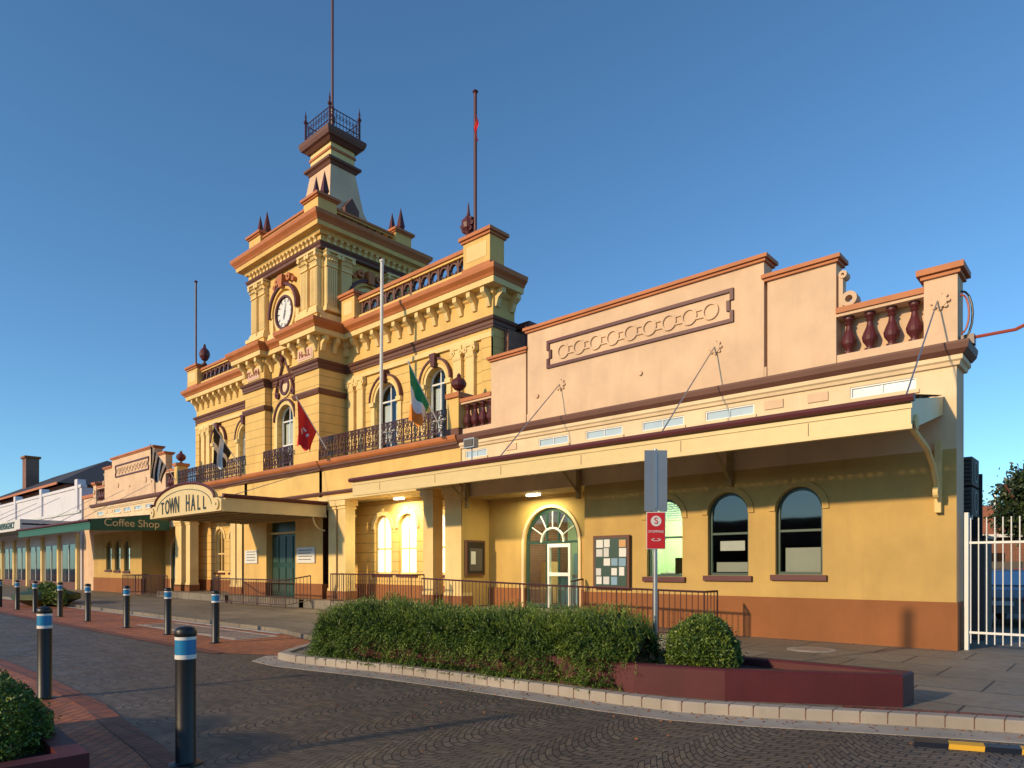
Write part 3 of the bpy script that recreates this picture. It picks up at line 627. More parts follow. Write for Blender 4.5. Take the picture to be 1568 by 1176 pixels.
for j in range(7):
    for i in range(4): m.face([g[j][i],g[j][i+1],g[j+1][i+1],g[j+1][i]],'flag_red')
m.build('roof_flagpoles',TH)
def ironrail(m,x0,x1,y,z0,z1):
    T=TF(y)
    for z in (z0+.03,z0+.16,z1-.12,z1): m.box(x0,x1,y-.02,y+.02,z-.015,z+.015,'darkiron')
    n=int((x1-x0)/.42); s=(x1-x0)/n; zc=(z0+.16+z1-.12)/2; h=(z1-z0-.28)/2
    for i in range(n+1): m.box(x0+i*s-.016,x0+i*s+.016,y-.018,y+.018,z0,z1+.02,'darkiron')
    for i in range(n):
        c=x0+(i+.5)*s
        m.ring(T,c,zc,.09,.115,-.012,.012,'darkiron',0,2*pi,12)
        m.ring(T,c,zc,.03,.05,-.012,.012,'darkiron',0,2*pi,8)
        for sx in (-1,1):
            for sz in (-1,1): m.ring(T,c+sx*.11,zc+sz*(h-.1),.055,.078,-.012,.012,'darkiron',0,2*pi,10)
        m.box(c-.009,c+.009,y-.012,y+.012,zc+.1,z1-.12,'darkiron'); m.box(c-.009,c+.009,y-.012,y+.012,z0+.16,zc-.1,'darkiron')
        for k in range(3): m.ring(T,c+(k-1)*s/3,z1-.06,.025,.045,-.01,.01,'darkiron',0,2*pi,8)
m=MB(); ironrail(m,-23.1,-15.9,14.42,5.68,6.55); ironrail(m,-27.3,-24.95,14.34,5.68,6.5); ironrail(m,2*CX+15.9,2*CX+23.1,14.42,5.68,6.55)
m.build('balcony_railings',TH)
m=MB()
m.box(-37.0,-14.95,17.1,32,0,9.55,'brickwall'); m.box(-37.2,-14.7,17.0,32.2,9.55,9.72,'maroon')
m.add([(-37.2,17.0,9.73),(-14.7,17.0,9.73),(-14.7,32.2,9.73),(-37.2,32.2,9.73),(-33,24.5,11.6),(-19,24.5,11.6)],[(0,1,5,4),(1,2,5),(2,3,4,5),(3,0,4)],'roofmetal')
m.tube([(-14.78,16.95,9.6),(-14.78,16.95,6.0)],.05,'maroon'); m.box(-15.08,-14.9,16.2,17.1,5.6,9.3,'brickwall')
m.build('rear_hall',TH)
# porch canopy
m=MB()
x0,x1,yf=-28.85,-22.62,10.51
m.box(x0,x1,yf,yf+.06,3.5,3.95,'fascia'); m.box(x1-.06,x1,yf+.06,14.4,3.5,3.95,'fascia'); m.box(x0,x0+.06,yf+.06,14.4,3.5,3.95,'fascia')
for pth in ([(x1,14.4),(x1,yf-.1)],[(x0,yf-.1),(x0,14.4)]):
    m.sweep(pth,[(-.02,3.953),(.06,3.953),(.13,4.02),(.13,4.08),(-.02,4.1)],'maroon')
    m.sweep(pth,[(0,3.5),(.03,3.5),(.03,3.58),(0,3.58)],'fascia')
m.box(x0+.06,x1-.06,yf+.06,14.4,3.55,3.6,'soffit'); m.box(x0+.06,x1-.06,yf+.06,14.4,4.0,4.04,'roofmetal')
for k in range(6): y=yf+.5+k*.6; m.box(x0+.1,x1-.1,y,y+.05,3.48,3.55,'soffit')
c=(x0+x1)/2; w=2.6; arc=[(c+w*cos(pi*i/20),3.98+.66*sin(pi*i/20)) for i in range(21)]
pts=[(x0,3.52),(x1,3.52),(x1,3.9),(x1-.3,3.98)]+arc+[(x0+.3,3.98),(x0,3.9)]; n=len(pts)
m.add([(u,yf-.14,v) for u,v in pts]+[(u,yf-.002,v) for u,v in pts],[tuple(range(n)),tuple(range(n,2*n))[::-1]]+[(i,(i+1)%n,(i+1)%n+n,i+n) for i in range(n)],'fascia')
m.tube([(u,yf-.15,v+.02) for u,v in arc],.05,'maroon')
m.tube([(c+(w-.22)*cos(pi*i/20),yf-.145,3.78+.66*sin(pi*i/20)) for i in range(21)],.015,'green_frame',5)
for s_ in (-1,1): m.ring(TF(yf-.19),c+s_*(w+.22),3.75,.05,.18,0,.05,'fascia',0,2*pi,14)
for u in (x1-.3,x0+.3): m.tube([(u,14.4,5.4),(u,10.8,4.05)],.014,'galv')
pts=[(x1-.1,14.4-.5*sin(t),3.0+.5*(1-cos(t))) for t in [i*pi/2/8 for i in range(9)]]; m.tube(pts,.03,'fascia')
m.build('entrance_canopy',TH)
for k,ch in enumerate('TOWN HALL'):
    if ch==' ': continue
    dx=(k-4)*.46
    text('town_hall_letter',ch,.5,(c+dx,yf-.152,3.64),(radians(90),0,0),'gold_text',TH,.008,sx=1.0,sy=1.75-.45*(dx/1.84)**2,ay='BOTTOM_BASELINE')
text('hall_lettering','HALL',.34,((-24.9+tx1)/2,14.315,9.97),(radians(90),0,0),'dado',TH)
text('town_lettering','TOWN',.34,((-27.35+tx0)/2,14.315,9.97),(radians(90),0,0),'dado',TH)
# flags on poles
def flag(name,x,kind):
    F_=empty(name); m=MB()
    base=(x+.0,14.4,6.1); tip=(x,13.15,7.80)
    m.tube([base,tip],.022,'white_pipe',6); m.lathe(tip[0],tip[1],tip[2]-.02,[(.0,0),(.04,.03),(.0,.08)],'white_pipe')
    m.build('pole',F_); m=MB()
    nu,nv=18,32; L_=1.35; H_=1.85
    def pt(i,j):
        u=i/nu; v=j/nv
        s=.04+u*L_*(1-.30*v); k=s/2.11; px=tip[1]+(base[1]-tip[1])*k; pz=tip[2]+(base[2]-tip[2])*k
        wv=.13*v**.7*sin(u*9.5+v*2.2)+.05*v*sin(u*21+1.3)
        return (x+wv+.12*v, px-.12*v*sin(v*2+u), pz-H_*v*(1-.12*abs(sin(u*6)))+(.6*u*v))
    g=[[pt(i,j) for i in range(nu+1)] for j in range(nv+1)]
    for j in range(nv):
        for i in range(nu):
            v=(j+.5)/nv;u=(i+.5)/nu
            if kind=='ireland': mt='flag_green' if v<.36 else ('flag_white' if v<.68 else 'flag_orange')
            elif kind=='cornwall': mt='flag_white' if abs(u-.5)<.12 or abs(v-.5)<.09 else 'flag_black'
            elif kind=='man': mt='flag_white' if (abs(math.hypot((u-.5)*1,(v-.5)*1.6)-.13)<.05 and sin(3*math.atan2(v-.5,u-.5))>.1) else 'flag_red'
            else: mt='flag_black' if int(u*9)%2==0 else 'flag_white'
            m.face([g[j][i],g[j][i+1],g[j+1][i+1],g[j+1][i]],mt)
    m.build('cloth',F_,True)
flag('irish_flag',-16.2,'ireland'); flag('red_flag',-22.6,'man'); flag('black_cross_flag',-29.5,'cornwall'); flag('striped_flag',-36.6,'brittany')

m=awning('g',-51.2,-37.45,10.73,3.95,3.45,4.45,'green_awn','roofmetal')
m.face([(-37.40,10.75,3.40),(-37.40,14.4,3.55),(-37.40,14.4,4.35),(-37.40,10.75,3.95)],'green_awn')
for u in (-40,-44,-48): m.tube([(u,14.4,6.2),(u,10.9,4.0)],.014,'galv')
m.build('coffee_shop_awning',TH)
text('coffee_lettering','Coffee Shop',.52,(-37.38,12.6,3.82),(radians(90),0,radians(90)),'fascia',TH)
nb=empty('notice_board'); m=MB(); T=TF(14.44)
m.tbox(T,-10.27,-9.19,1.06,2.41,-.05,.02,'brown')
m.tbox(T,-10.2,-9.26,1.13,2.34,-.06,-.051,'green_frame')
for r_ in range(5):
    for k in range(4):
        u=-10.17+k*.23+rng.uniform(0,.02); z=1.16+r_*.235+rng.uniform(0,.02)
        if rng.random()<.85: m.tbox(T,u,u+rng.uniform(.15,.21),z,z+rng.uniform(.18,.22),-.066-.001*k,-.061,rng.choice(['paper','paper','paper','paper_b','paper_o','curtain']))
m.build('board',nb)
m=MB(); T=TR(-15.22); m.tbox(T,14.62,15.45,1.35,2.45,-.02,.05,'brown'); m.tbox(T,14.68,15.39,1.41,2.39,-.03,-.021,'black'); m.tbox(T,14.75,15.3,1.5,2.2,-.036,-.031,'shade_grey'); m.tbox(T,14.8,15.0,1.7,2.1,-.042,-.037,'paper')
m.build('side_board',nb)
for i,(x,y,z,e) in enumerate(((-12.9,15.1,3.74,75),(-19.3,15.25,4.08,100))):
    m=MB(); m.box(x-.22,x+.22,y-.07,y+.07,z-.06,z-.005,'lamp_on'); m.build('ceiling_lamp',TH)
    l=D.lights.new('ceiling_light','AREA'); l.shape='RECTANGLE'; l.size=1.2; l.size_y=.3; l.energy=e; l.color=(1,.90,.50)
    o=D.objects.new('ceiling_light',l); COL.objects.link(o); o.location=(x,y,z-.09); o.parent=TH

# ============================================================ ground
def sheet(name,pts,z,mat,thick=0):
    m=MB(); n=len(pts)
    if thick: m.add([(x,y,z) for x,y in pts]+[(x,y,z-thick) for x,y in pts],[tuple(range(n))]+[(i,(i+1)%n,(i+1)%n+n,i+n) for i in range(n)],mat)
    else: m.face([(x,y,z) for x,y in pts],mat)
    return m.build(name)
sheet('ground',[(-900,-900),(900,-900),(900,900),(-900,900)],-.03,'ground')
sheet('road',[(-300,-40),(120,-40),(120,14),(-300,14)],0,'road_pavers')
K=[(-15.6,8.55),(-13.2,8.1),(-11.9,7.2),(-11.3,6.4),(-10.95,6.02),(-10.3,5.98),(-8.24,6.37),(-6.96,6.51),(-5.31,6.64),(-4.4,6.68),(-3.7,6.78),(-3.0,7.06),(-2.15,7.50),(-1.36,7.88),(-.77,8.13),(.6,8.65),(3,9.2),(8,9.6),(60,9.8)]
sheet('footpath',[(-300,8.3),(-60,8.3)]+K+[(60,60),(-300,60)],.10,'slabs',.2)
m=MB(); KK=K[1:]
m.sweep(KK,[(-.004,-.02),(-.004,.11),(.012,.13),(.16,.13),(.16,.05)],'concrete')
m.sweep(KK[2:],[(-.40,-.02),(-.40,.006),(-.005,.012),(-.005,-.02)],'concrete')
m.sweep(KK[11:],[(.163,.09),(.163,.106),(.42,.106),(.42,.09)],'red_border')
for k in range(46):  # kerb joints
    t=k/45; x=-10.3+t*10.3; ys=np.interp(x,[p[0] for p in K],[p[1] for p in K]); m.box(x-.004,x+.004,ys-.008,ys+.165,.02,.1315,'brown')
m.build('kerb')
sheet('brick_crossing_paving',[(-300,5.75),(-12.6,5.75),(-11.4,6.35),(-12.0,7.3),(-13.3,8.05),(-15.6,8.5),(-60,8.28),(-300,8.28)],.005,'red_pavers')
sheet('brick_crossing_border',[(-300,5.6),(-12.5,5.6),(-12.6,5.85),(-300,5.85)],.010,'red_border')
m=MB()
for (p,q) in (((-60,8.12),(-15.2,8.3)),): m.face([(p[0],p[1],.012),(q[0],q[1],.012),(q[0],q[1]+.16,.012),(p[0],p[1]+.14,.012)],'line_white')
for (a,b,c,d) in ((-20.4,-14.6,7.95,8.05),(-20.4,-14.6,6.95,7.03),(-20.4,-20.3,7.03,7.95),(-14.7,-14.6,7.03,7.95)): m.face([(a,c,.012),(b,c,.012),(b,d,.012),(a,d,.012)],'line_white')
m.build('crossing_marking')
m=MB(); m.box(-20.2,-14.8,7.1,7.88,.0,.013,'concrete')
for i in range(60):
    for j in range(8): m.lathe(-20.1+i*.09,7.17+j*.09,.013,[(.02,0),(.012,.008)],'brown',6)
m.build('tactile_paving')
FW=[(-300,2.75),(-11.45,2.8),(-8.8,2.68),(-7.54,2.52),(-6.5,2.42),(-5.53,2.28),(-4.6,1.75),(-4.0,.9),(-3.7,0),(-3.6,-20)]
sheet('brick_footway',FW+[(-300,-20)],.005,'red_pavers')
m=MB(); m.sweep(FW,[(0,.001),(0,.011),(-.22,.011),(-.22,.001)],'red_border'); m.build('brick_footway_border')
m=MB(); m.lathe(-4.34,12.9,.10,[(.42,0),(.42,.006)],'concrete',24); m.lathe(-4.34,12.9,.106,[(.3,0),(.3,.004)],'signgrey',24); m.build('manhole_cover')
m=MB(); 
for k in range(6):
    a=-1.45+k*.25; b0=7.02; m.add([(a,b0+.42*(a+1.3),.04),(a+.25,b0+.42*(a+1.55),.04),(a+.22,b0+.12+.42*(a+1.55),.045),(a-.03,b0+.12+.42*(a+1.3),.045),(a,b0-.03+.42*(a+1.3),.0),(a+.25,b0-.03+.42*(a+1.55),.0)],[(0,1,2,3),(0,4,5,1)],'yellow_mark' if k%2 else 'black')
m.build('speed_hump_strip')
def planter(name,front,back,zt,wt=.16):
    m=MB(); loop=front+back
    m.sweep(loop,[(0,.05),(0,zt-.02),(-.02,zt),(-wt+.02,zt),(-wt,zt-.02),(-wt,.05)],'planter_red',True)
    m.face([(x,y,zt-.1) for x,y in loop],'soil'); return m.build(name)
fr=[(-10.45,6.55),(-9.4,6.5),(-8.24,6.66),(-6.96,6.8),(-5.31,6.93),(-4.4,7.0),(-3.4,7.3),(-2.55,7.8),(-1.82,8.22)]
bk=[(-1.8,8.62),(-3.7,8.62),(-5.5,8.55),(-7.5,8.3),(-9.3,7.8),(-10.5,7.1)]
planter('planter_bed',fr[::-1],bk[::-1],.45)
def leafmesh(name,P,d,w,l,mi,mats,parent):
    n=len(P); e=rng.normal(size=(n,3)); e-=d*(e*d).sum(1)[:,None]; e/=np.linalg.norm(e,axis=1)[:,None]
    a=P-d*l[:,None]/2; b=P+d*l[:,None]/2
    V=np.stack([a,P+e*w[:,None]*.5,b,P-e*w[:,None]*.5],1).reshape(-1,3)
    me=D.meshes.new(name); me.vertices.add(4*n); me.vertices.foreach_set('co',V.ravel())
    me.loops.add(4*n); me.loops.foreach_set('vertex_index',np.arange(4*n)); me.polygons.add(n)
    me.polygons.foreach_set('loop_start',np.arange(0,4*n,4)); me.polygons.foreach_set('loop_total',np.full(n,4))
    for q in mats: me.materials.append(MATS[MI[q]])
    me.polygons.foreach_set('material_index',mi.astype(int))
    me.update(); me.validate(); o=D.objects.new(name,me); COL.objects.link(o)
    if parent:o.parent=parent
    return o
def leaves(name,P,size,mats,elong=1.9,parent=None,bias=None):
    n=len(P); d=rng.normal(size=(n,3)); d/=np.linalg.norm(d,axis=1)[:,None]
    if bias is not None: d=bias+d*.75; d/=np.linalg.norm(d,axis=1)[:,None]
    s=size*rng.uniform(.6,1.3,n)
    return leafmesh(name,P,d,s,s*elong,rng.integers(0,len(mats),n),mats,parent)
def vnoise(P,f):
    return (np.sin(P[:,0]*f*1.7+P[:,2]*f)+np.sin(P[:,1]*f*2.1+1.3+P[:,0]*f*.7)+np.sin(P[:,2]*f*2.7+P[:,0]*f*1.1+.6))/3
def hedge(name,cl,hw,zb,zt,n,size,nshoot):
    cl=np.array(cl,float); seg=np.linalg.norm(np.diff(cl,axis=0),axis=1); cum=np.concatenate([[0],np.cumsum(seg)]); Lt=cum[-1]
    def surf(n,shell):
        s=rng.uniform(0,Lt,n); x=np.interp(s,cum,cl[:,0]); y=np.interp(s,cum,cl[:,1])
        i=np.clip(np.searchsorted(cum,s)-1,0,len(seg)-1); t=np.diff(cl,axis=0)[i]/seg[i][:,None]
        nx,ny=t[:,1],-t[:,0]
        phi=rng.uniform(-.15,pi+.1,n); taper=np.clip(np.minimum(s,Lt-s)/.45,0,1)**.5*.7+.3
        rad=1-np.abs(rng.normal(0,.12,n)) if shell is None else np.full(n,shell)
        c=np.cos(phi);sn=np.sin(phi)
        off=np.sign(c)*np.abs(c)**.65*hw*rad*taper; h=np.sign(sn)*np.abs(sn)**.65*(zt-zb)*rad*(taper*.45+.55)
        P=np.stack([x+nx*off,y+ny*off,zb+h],1)
        k=vnoise(P,1.6)*.08+vnoise(P,4.5)*.07+vnoise(P,11.)*.04; P[:,2]+=k*(h>.1); P[:,0]+=nx*k*np.sign(c);P[:,1]+=ny*k*np.sign(c)
        P[:,2]=np.maximum(P[:,2],.14+rng.uniform(0,.05,n))
        out=np.stack([nx*c,ny*c,np.abs(sn)*.9],1)
        return P,out,h
    P,out,h=surf(n,None)
    h_=empty(name); leaves('foliage',P,size,['leaf','leaf_dark','leaf_dark'],4.2,h_,out*.8)
    # shoots: curved sprigs carrying narrow leaves
    B,o2,hh=surf(nshoot,.93); m_=16; Ls=rng.uniform(.12,.30,nshoot)
    jit=rng.normal(0,.35,(nshoot,3)); dirv=o2+jit+np.array([0,0,.45]); dirv/=np.linalg.norm(dirv,axis=1)[:,None]
    up=(hh>(zt-zb)*.7)
    droop=np.where(up,.15,.9)
    PP=[];DD=[];MM=[]
    for k in range(m_):
        t=(k+.5)/m_
        pos=B+dirv*(Ls*t)[:,None]; pos[:,2]-=droop*Ls*t*t*1.1
        tang=dirv.copy(); tang[:,2]-=droop*2.2*t*.6; tang/=np.linalg.norm(tang,axis=1)[:,None]
        d=tang+rng.normal(0,.5,(nshoot,3)); d/=np.linalg.norm(d,axis=1)[:,None]
        pos[:,2]=np.maximum(pos[:,2],.12); PP.append(pos+d*.012); DD.append(d); MM.append(np.where(t>.6,np.where(rng.random(nshoot)<.5,1,0),0))
    PP=np.concatenate(PP);DD=np.concatenate(DD);MM=np.concatenate(MM); q=len(PP)
    leafmesh('sprigs',PP,DD,rng.uniform(.006,.011,q),rng.uniform(.035,.06,q),MM,['leaf','leaf_tip'],h_)
    m=MB(); inner=[tuple(cl[0]+(cl[1]-cl[0])*.5)]+[tuple(p) for p in cl[1:-1]]+[tuple(cl[-1]+(cl[-2]-cl[-1])*.5)]
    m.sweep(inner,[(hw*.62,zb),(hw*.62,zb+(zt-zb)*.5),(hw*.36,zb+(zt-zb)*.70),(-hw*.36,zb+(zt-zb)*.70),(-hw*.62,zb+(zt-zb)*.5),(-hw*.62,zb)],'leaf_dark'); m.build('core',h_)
hedge('hedge',[(-10.6,6.72),(-9.6,6.95),(-8.2,7.2),(-6.9,7.35),(-5.6,7.45),(-4.5,7.48)],.66,.18,.90,60000,.017,6500)
def shrub(name,c,r,n,size,mats=('leaf','leaf','leaf_dark','leaf_tip')):
    d=rng.normal(size=(n,3)); d/=np.linalg.norm(d,axis=1)[:,None]
    rad=1-np.abs(rng.normal(0,.13,n))+(rng.random(n)<.05)*rng.uniform(0,.2,n); P=d*rad[:,None]*np.array(r); P*= (1+.14*vnoise(P,5)+.09*vnoise(P,13))[:,None]; P+=np.array(c)
    kp=P[:,2]>.1; P=P[kp]; h_=empty(name); leaves('foliage',P,size,list(mats),2.4,h_,d[kp]*.7)
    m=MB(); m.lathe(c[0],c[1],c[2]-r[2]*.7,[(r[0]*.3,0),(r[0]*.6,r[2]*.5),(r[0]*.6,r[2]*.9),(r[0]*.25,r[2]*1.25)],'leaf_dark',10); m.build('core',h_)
shrub('shrub',(-3.95,7.85,.6),(.47,.45,.40),22000,.017)
m=MB(); m.sweep([(-5.25,-1.5),(-5.25,1.5),(-8.2,1.7),(-8.2,-1.5)][::-1],[(0,.0),(0,.34),(-.16,.34),(-.16,.0)],'planter_red',True); m.face([(-5.3,-1.4,.26),(-5.3,1.4,.26),(-8.1,1.6,.26),(-8.1,-1.4,.26)],'soil'); m.build('planter_bed')
shrub('shrub',(-6.35,1.12,.42),(.72,.38,.34),30000,.013)
shrub('shrub',(-7.5,1.2,.42),(.6,.4,.30),12000,.016)
shrub('shrub',(-33.5,8.0,.4),(2.0,.5,.55),7000,.05)
# fallen leaves scattered along the gutter and paving
q=520; P=np.stack([rng.uniform(-12,-.5,q),rng.uniform(3.0,9.0,q),np.full(q,.016)],1)
kx=[p[0] for p in K]; ky=[p[1] for p in K]; yk=np.interp(P[:,0],kx,ky); near=rng.random(q)<.65; P[:,1]=np.where(near,yk-rng.exponential(.18,q)-.03,P[:,1]); P=P[P[:,1]<np.interp(P[:,0],kx,ky)-.02]
d=rng.normal(size=(len(P),3)); d[:,2]*=.12; d/=np.linalg.norm(d,axis=1)[:,None]
leafmesh('fallen_leaves',P,d,rng.uniform(.012,.022,len(P)),rng.uniform(.025,.045,len(P)),rng.integers(0,2,len(P)),['dado','brown'],None)

def bollard(x,y):
    b=empty('bollard'); m=MB(); h=1.12
    m.lathe(x,y,0,[(.13,0),(.13,.012),(.085,.02),(.078,.03),(.078,.86)],'black',20)
    m.lathe(x,y,.86,[(.081,0),(.081,.035)],'white_paint',20); m.lathe(x,y,.895,[(.080,0),(.080,.12)],'blue_band',20); m.lathe(x,y,1.015,[(.081,0),(.081,.025)],'white_paint',20)
    m.lathe(x,y,1.04,[(.079,0),(.084,.01),(.084,.05),(.07,.07),(.035,.082),(0,.085)],'black',20); m.build('post',b,True)
for p in ((-5.70,2.32),(-9.81,2.32),(-14.33,6.45),(-16.97,6.5),(-19.7,6.5),(-22.9,6.5),(-25.7,6.5),(-28.7,6.5),(-31.2,6.5),(-34,6.5)): bollard(*p)
S=empty('no_stopping_sign'); m=MB(); x,y=-4.66,7.93
m.tube([(x,y,.3),(x,y,3.16)],.03,'galv',12)
ang=radians(44); ux,uy=cos(ang),sin(ang)
def splate(cx_,z0,z1,w,off,mat,mm):
    P_=[]
    for o_ in (off,off+.006):
        for a_,z_ in ((-w,z0),(w,z0),(w,z1),(-w,z1)): P_.append((x+ux*a_+uy*o_,y+uy*a_-ux*o_,z_))
    mm.add(P_,[(0,1,2,3),(7,6,5,4),(0,4,5,1),(1,5,6,2),(2,6,7,3),(3,7,4,0)],mat)
splate(0,2.34,3.14,.15,.032,'signgrey',m); splate(0,2.38,3.10,.018,.04,'galv',m)
splate(0,1.84,2.33,.125,.034,'white_paint',m); splate(0,1.85,2.32,.117,.0405,'red_sign',m)
Ts=lambda u,v,w:(x+ux*u+uy*(.049+w),y+uy*u-ux*(.049+w),v)
m.disc(Ts,0,2.21,.07,0,'white_paint',20)
m.box(x-.05,x+.05,y-.05,y+.05,.3,.5,'concrete'); m.build('post_and_plates',S)
text('lettering','STOPPING',.043,(x+uy*.05,y-ux*.05,2.07),(radians(90),0,ang),'white_paint',S,.001)
text('letter_s','S',.12,(x+uy*.052,y-ux*.052,2.21),(radians(90),0,ang),'red_sign',S,.001)
text('lettering_arrow','<->',.09,(x+uy*.05,y-ux*.05,1.96),(radians(90),0,ang),'white_paint',S,.001)
def rail(pts,h=1.0,step=.13):
    r=empty('porch_railing'); m=MB()
    for (a,b) in zip(pts[:-1],pts[1:]):
        l=math.hypot(b[0]-a[0],b[1]-a[1]); n=max(1,int(l/step))
        m.tube([(a[0],a[1],a[2]+h),(b[0],b[1],b[2]+h)],.025,'darkiron'); m.tube([(a[0],a[1],a[2]+.1),(b[0],b[1],b[2]+.1)],.018,'darkiron')
        for i in range(n+1):
            t=i/n; x_,y_,z_=[a[k]+(b[k]-a[k])*t for k in range(3)]; m.tube([(x_,y_,z_+(.0 if i%8==0 else .1)),(x_,y_,z_+h)],.018 if i%8==0 else .010,'darkiron',5)
    m.build('bars',r)
rail([(-6.5,13.6,.1),(-6.5,13.0,.1),(-10.5,13.0,.16),(-15.4,13.0,.28)]); rail([(-16.0,13.6,.38),(-16.0,13.1,.38),(-20.3,13.1,.38),(-20.3,13.6,.38)])
rail([(-10.6,14.4,.3),(-10.6,13.9,.25)])
rail([(-22.4,13.6,.3),(-22.4,12.6,.15),(-28.2,12.6,.15),(-29.5,13.5,.3)]); rail([(-34,13.0,.2),(-40,13.0,.2),(-40,14.3,.2)])
m=MB(); m.add([(-15.28,13.1,.1),(-6.6,13.1,.1),(-6.6,14.46,.1),(-15.28,14.46,.1),(-15.28,13.1,.36),(-11,13.1,.30),(-11,14.46,.30),(-15.28,14.46,.36)],[(4,5,6,7),(0,1,5,4),(5,1,2,6)],'slabs'); m.box(-15.28,-10.62,14.46,15.7,.1,.38,'slabs'); m.build('entrance_ramp')

# ============================================================ right side
g=empty('security_gate'); m=MB()
for z in (.42,2.05): m.box(-2.2,2.5,14.78,14.82,z-.02,z+.02,'white_paint')
for i in range(40): 
    x=-2.18+i*.12; m.tube([(x,14.8,.22),(x,14.8,2.5)],.011,'white_paint',6)
m.box(-2.27,-2.21,14.74,14.86,.1,2.6,'white_paint'); m.box(2.5,2.6,14.74,14.86,.1,2.6,'white_paint'); m.build('bars',g)
m=MB(); 
for k in range(2):
    z=2.62+k*.60
    m.box(-2.78,-2.32,15.9,16.7,z,z+.55,'shade_grey')
    for q in range(6): m.box(-2.76,-2.34,15.88,15.898,z+.06+q*.08,z+.09+q*.08,'black')
    m.ring(TR(-2.31),16.3,z+.28,.18,.22,0,.02,'black',0,2*pi,16)
m.box(-2.78,-2.32,15.92,15.98,2.54,2.62,'galv'); m.tube([(-2.5,16.75,0),(-2.5,16.75,3.8)],.03,'shade_grey'); m.build('air_conditioner')
m=MB(); m.box(-2.79,-2.25,16.9,17.85,0.1,2.2,'shade_grey'); m.box(-2.8,-2.2,16.85,17.9,2.2,2.26,'black'); m.build('dark_side_box')  # plain dark box, added to fill the dark column below the air conditioners
m=MB(); m.box(-12,6,46,58,0,3.4,'brickwall'); m.add([(-12.6,45.4,3.4),(6.6,45.4,3.4),(6.6,58.6,3.4),(-12.6,58.6,3.4),(-8,51,5.4),(2,51,5.4)],[(0,1,5,4),(1,2,5),(2,3,4,5),(3,0,4)],'terracotta'); m.box(-6.6,-5.2,45.96,46.02,1,2.4,'glass_dark'); m.box(-12.6,6.6,45.35,45.4,3.25,3.42,'white_paint'); m.build('brick_house')
def car(x,y,rot,col):
    e=empty('parked_car'); m=MB()
    prof=[(-2.1,.35),(-2.15,.75),(-1.95,.95),(-1.2,1.02),(-.65,1.42),(.75,1.45),(1.5,1.05),(2.05,.95),(2.15,.6),(2.1,.35)]
    n=len(prof)
    m.add([(u,-.85+(.14 if v>1.3 else 0),v) for u,v in prof]+[(u,.85-(.14 if v>1.3 else 0),v) for u,v in prof],[tuple(range(n)),tuple(range(n,2*n))[::-1]]+[(i,(i+1)%n,(i+1)%n+n,i+n) for i in range(n)],col)
    for s_ in (-1,1):
        m.face([(-1.05,s_*.855,1.03),(1.3,s_*.855,1.05),(.7,s_*.74,1.38),(-.6,s_*.74,1.36)],'glass_dark')
        for wx in (-1.35,1.35): m.ring(lambda u,v,w:(u,w,v),wx,.33,.0,.33,s_*.7,s_*.88,'tyre',0,2*pi,18); m.ring(lambda u,v,w:(u,w,v),wx,.33,.0,.19,s_*.88,s_*.89,'galv',0,2*pi,12)
    m.face([(-1.22,-.7,1.05),(-1.22,.7,1.05),(-.73,.66,1.40),(-.73,-.66,1.40)],'glass_dark'); m.face([(1.50,-.7,1.10),(1.50,.7,1.10),(.84,.66,1.45),(.84,-.66,1.45)],'glass_dark')
    m.box(-2.17,-2.14,-.75,-.45,.65,.8,'red_sign'); m.box(-2.17,-2.14,.45,.75,.65,.8,'red_sign'); m.box(-2.18,-2.15,-.25,.25,.55,.66,'paper')
    m.build('body',e,False); e.location=(x,y,.1); e.rotation_euler=(0,0,rot)
car(-2.2,23,radians(84),'car_paint'); car(-4.2,31,radians(95),'tyre'); car(-3.2,37,radians(90),'flag_red')
m=MB(); m.box(-14,8,43,43.15,0,1.9,'shade_grey'); 
for k in range(12): m.box(-14+k*2,-13.9+k*2,42.95,43,0,2.0,'black')
m.build('back_fence')
sl=empty('street_lamp'); m=MB(); m.tube([(-4.9,40,0),(-4.9,40,5.2),(-4.8,40,5.5),(-4.3,40,5.6)],.05,'galv'); m.box(-4.4,-3.9,39.9,40.1,5.5,5.62,'white_paint'); m.build('post',sl)
def tree(x,y,h,r):
    t=empty('tree'); m=MB(); m.lathe(x,y,0,[(.3,0),(.2,h*.4),(.08,h*.8)],'brown',8)
    for k in range(7):
        a=k*.9; m.tube([(x,y,h*.35+.1*k),(x+r*.4*cos(a),y+r*.4*sin(a),h*.6+.1*k),(x+r*.75*cos(a),y+r*.75*sin(a),h*.72+.15*k)],.06,'brown',5)
    m.build('trunk',t); P=[]
    for k in range(26):
        d=rng.normal(size=3); d/=np.linalg.norm(d); c=np.array([x,y,h*.68])+d*np.array([r*.7,r*.7,h*.28])*rng.uniform(.4,1)
        q=rng.normal(size=(700,3))*r*.17; P.append(c+q)
    leaves('crown',np.concatenate(P),.11,['leaf_far','leaf_dark'],parent=t)
tree(-2.9,36,6.3,1.7); tree(1.0,40,8.5,3.0); tree(-9.5,64,6.5,3)
m=MB()
m.tube([(-2.2,14.7,5.75),(-1.5,14.6,5.72),(2,14.2,6.9),(12,13,10)],.03,'rust_pipe')
m.tube([(-2.3,14.6,6.6)]+[(-2.3+.18*sin(t),14.6,6.15+.45*cos(t)) for t in [i*pi/8 for i in range(9)]]+[(-2.3,14.6,5.72)],.02,'black')
m.tube([(-2.3,14.55,6.5)]+[(-2.28+.12*sin(t),14.5,6.15+.35*cos(t)) for t in [i*pi/8 for i in range(9)]],.018,'rust_pipe')
m.box(-2.3,-2.1,14.6,14.8,5.62,5.8,'darkiron'); m.build('service_cable')

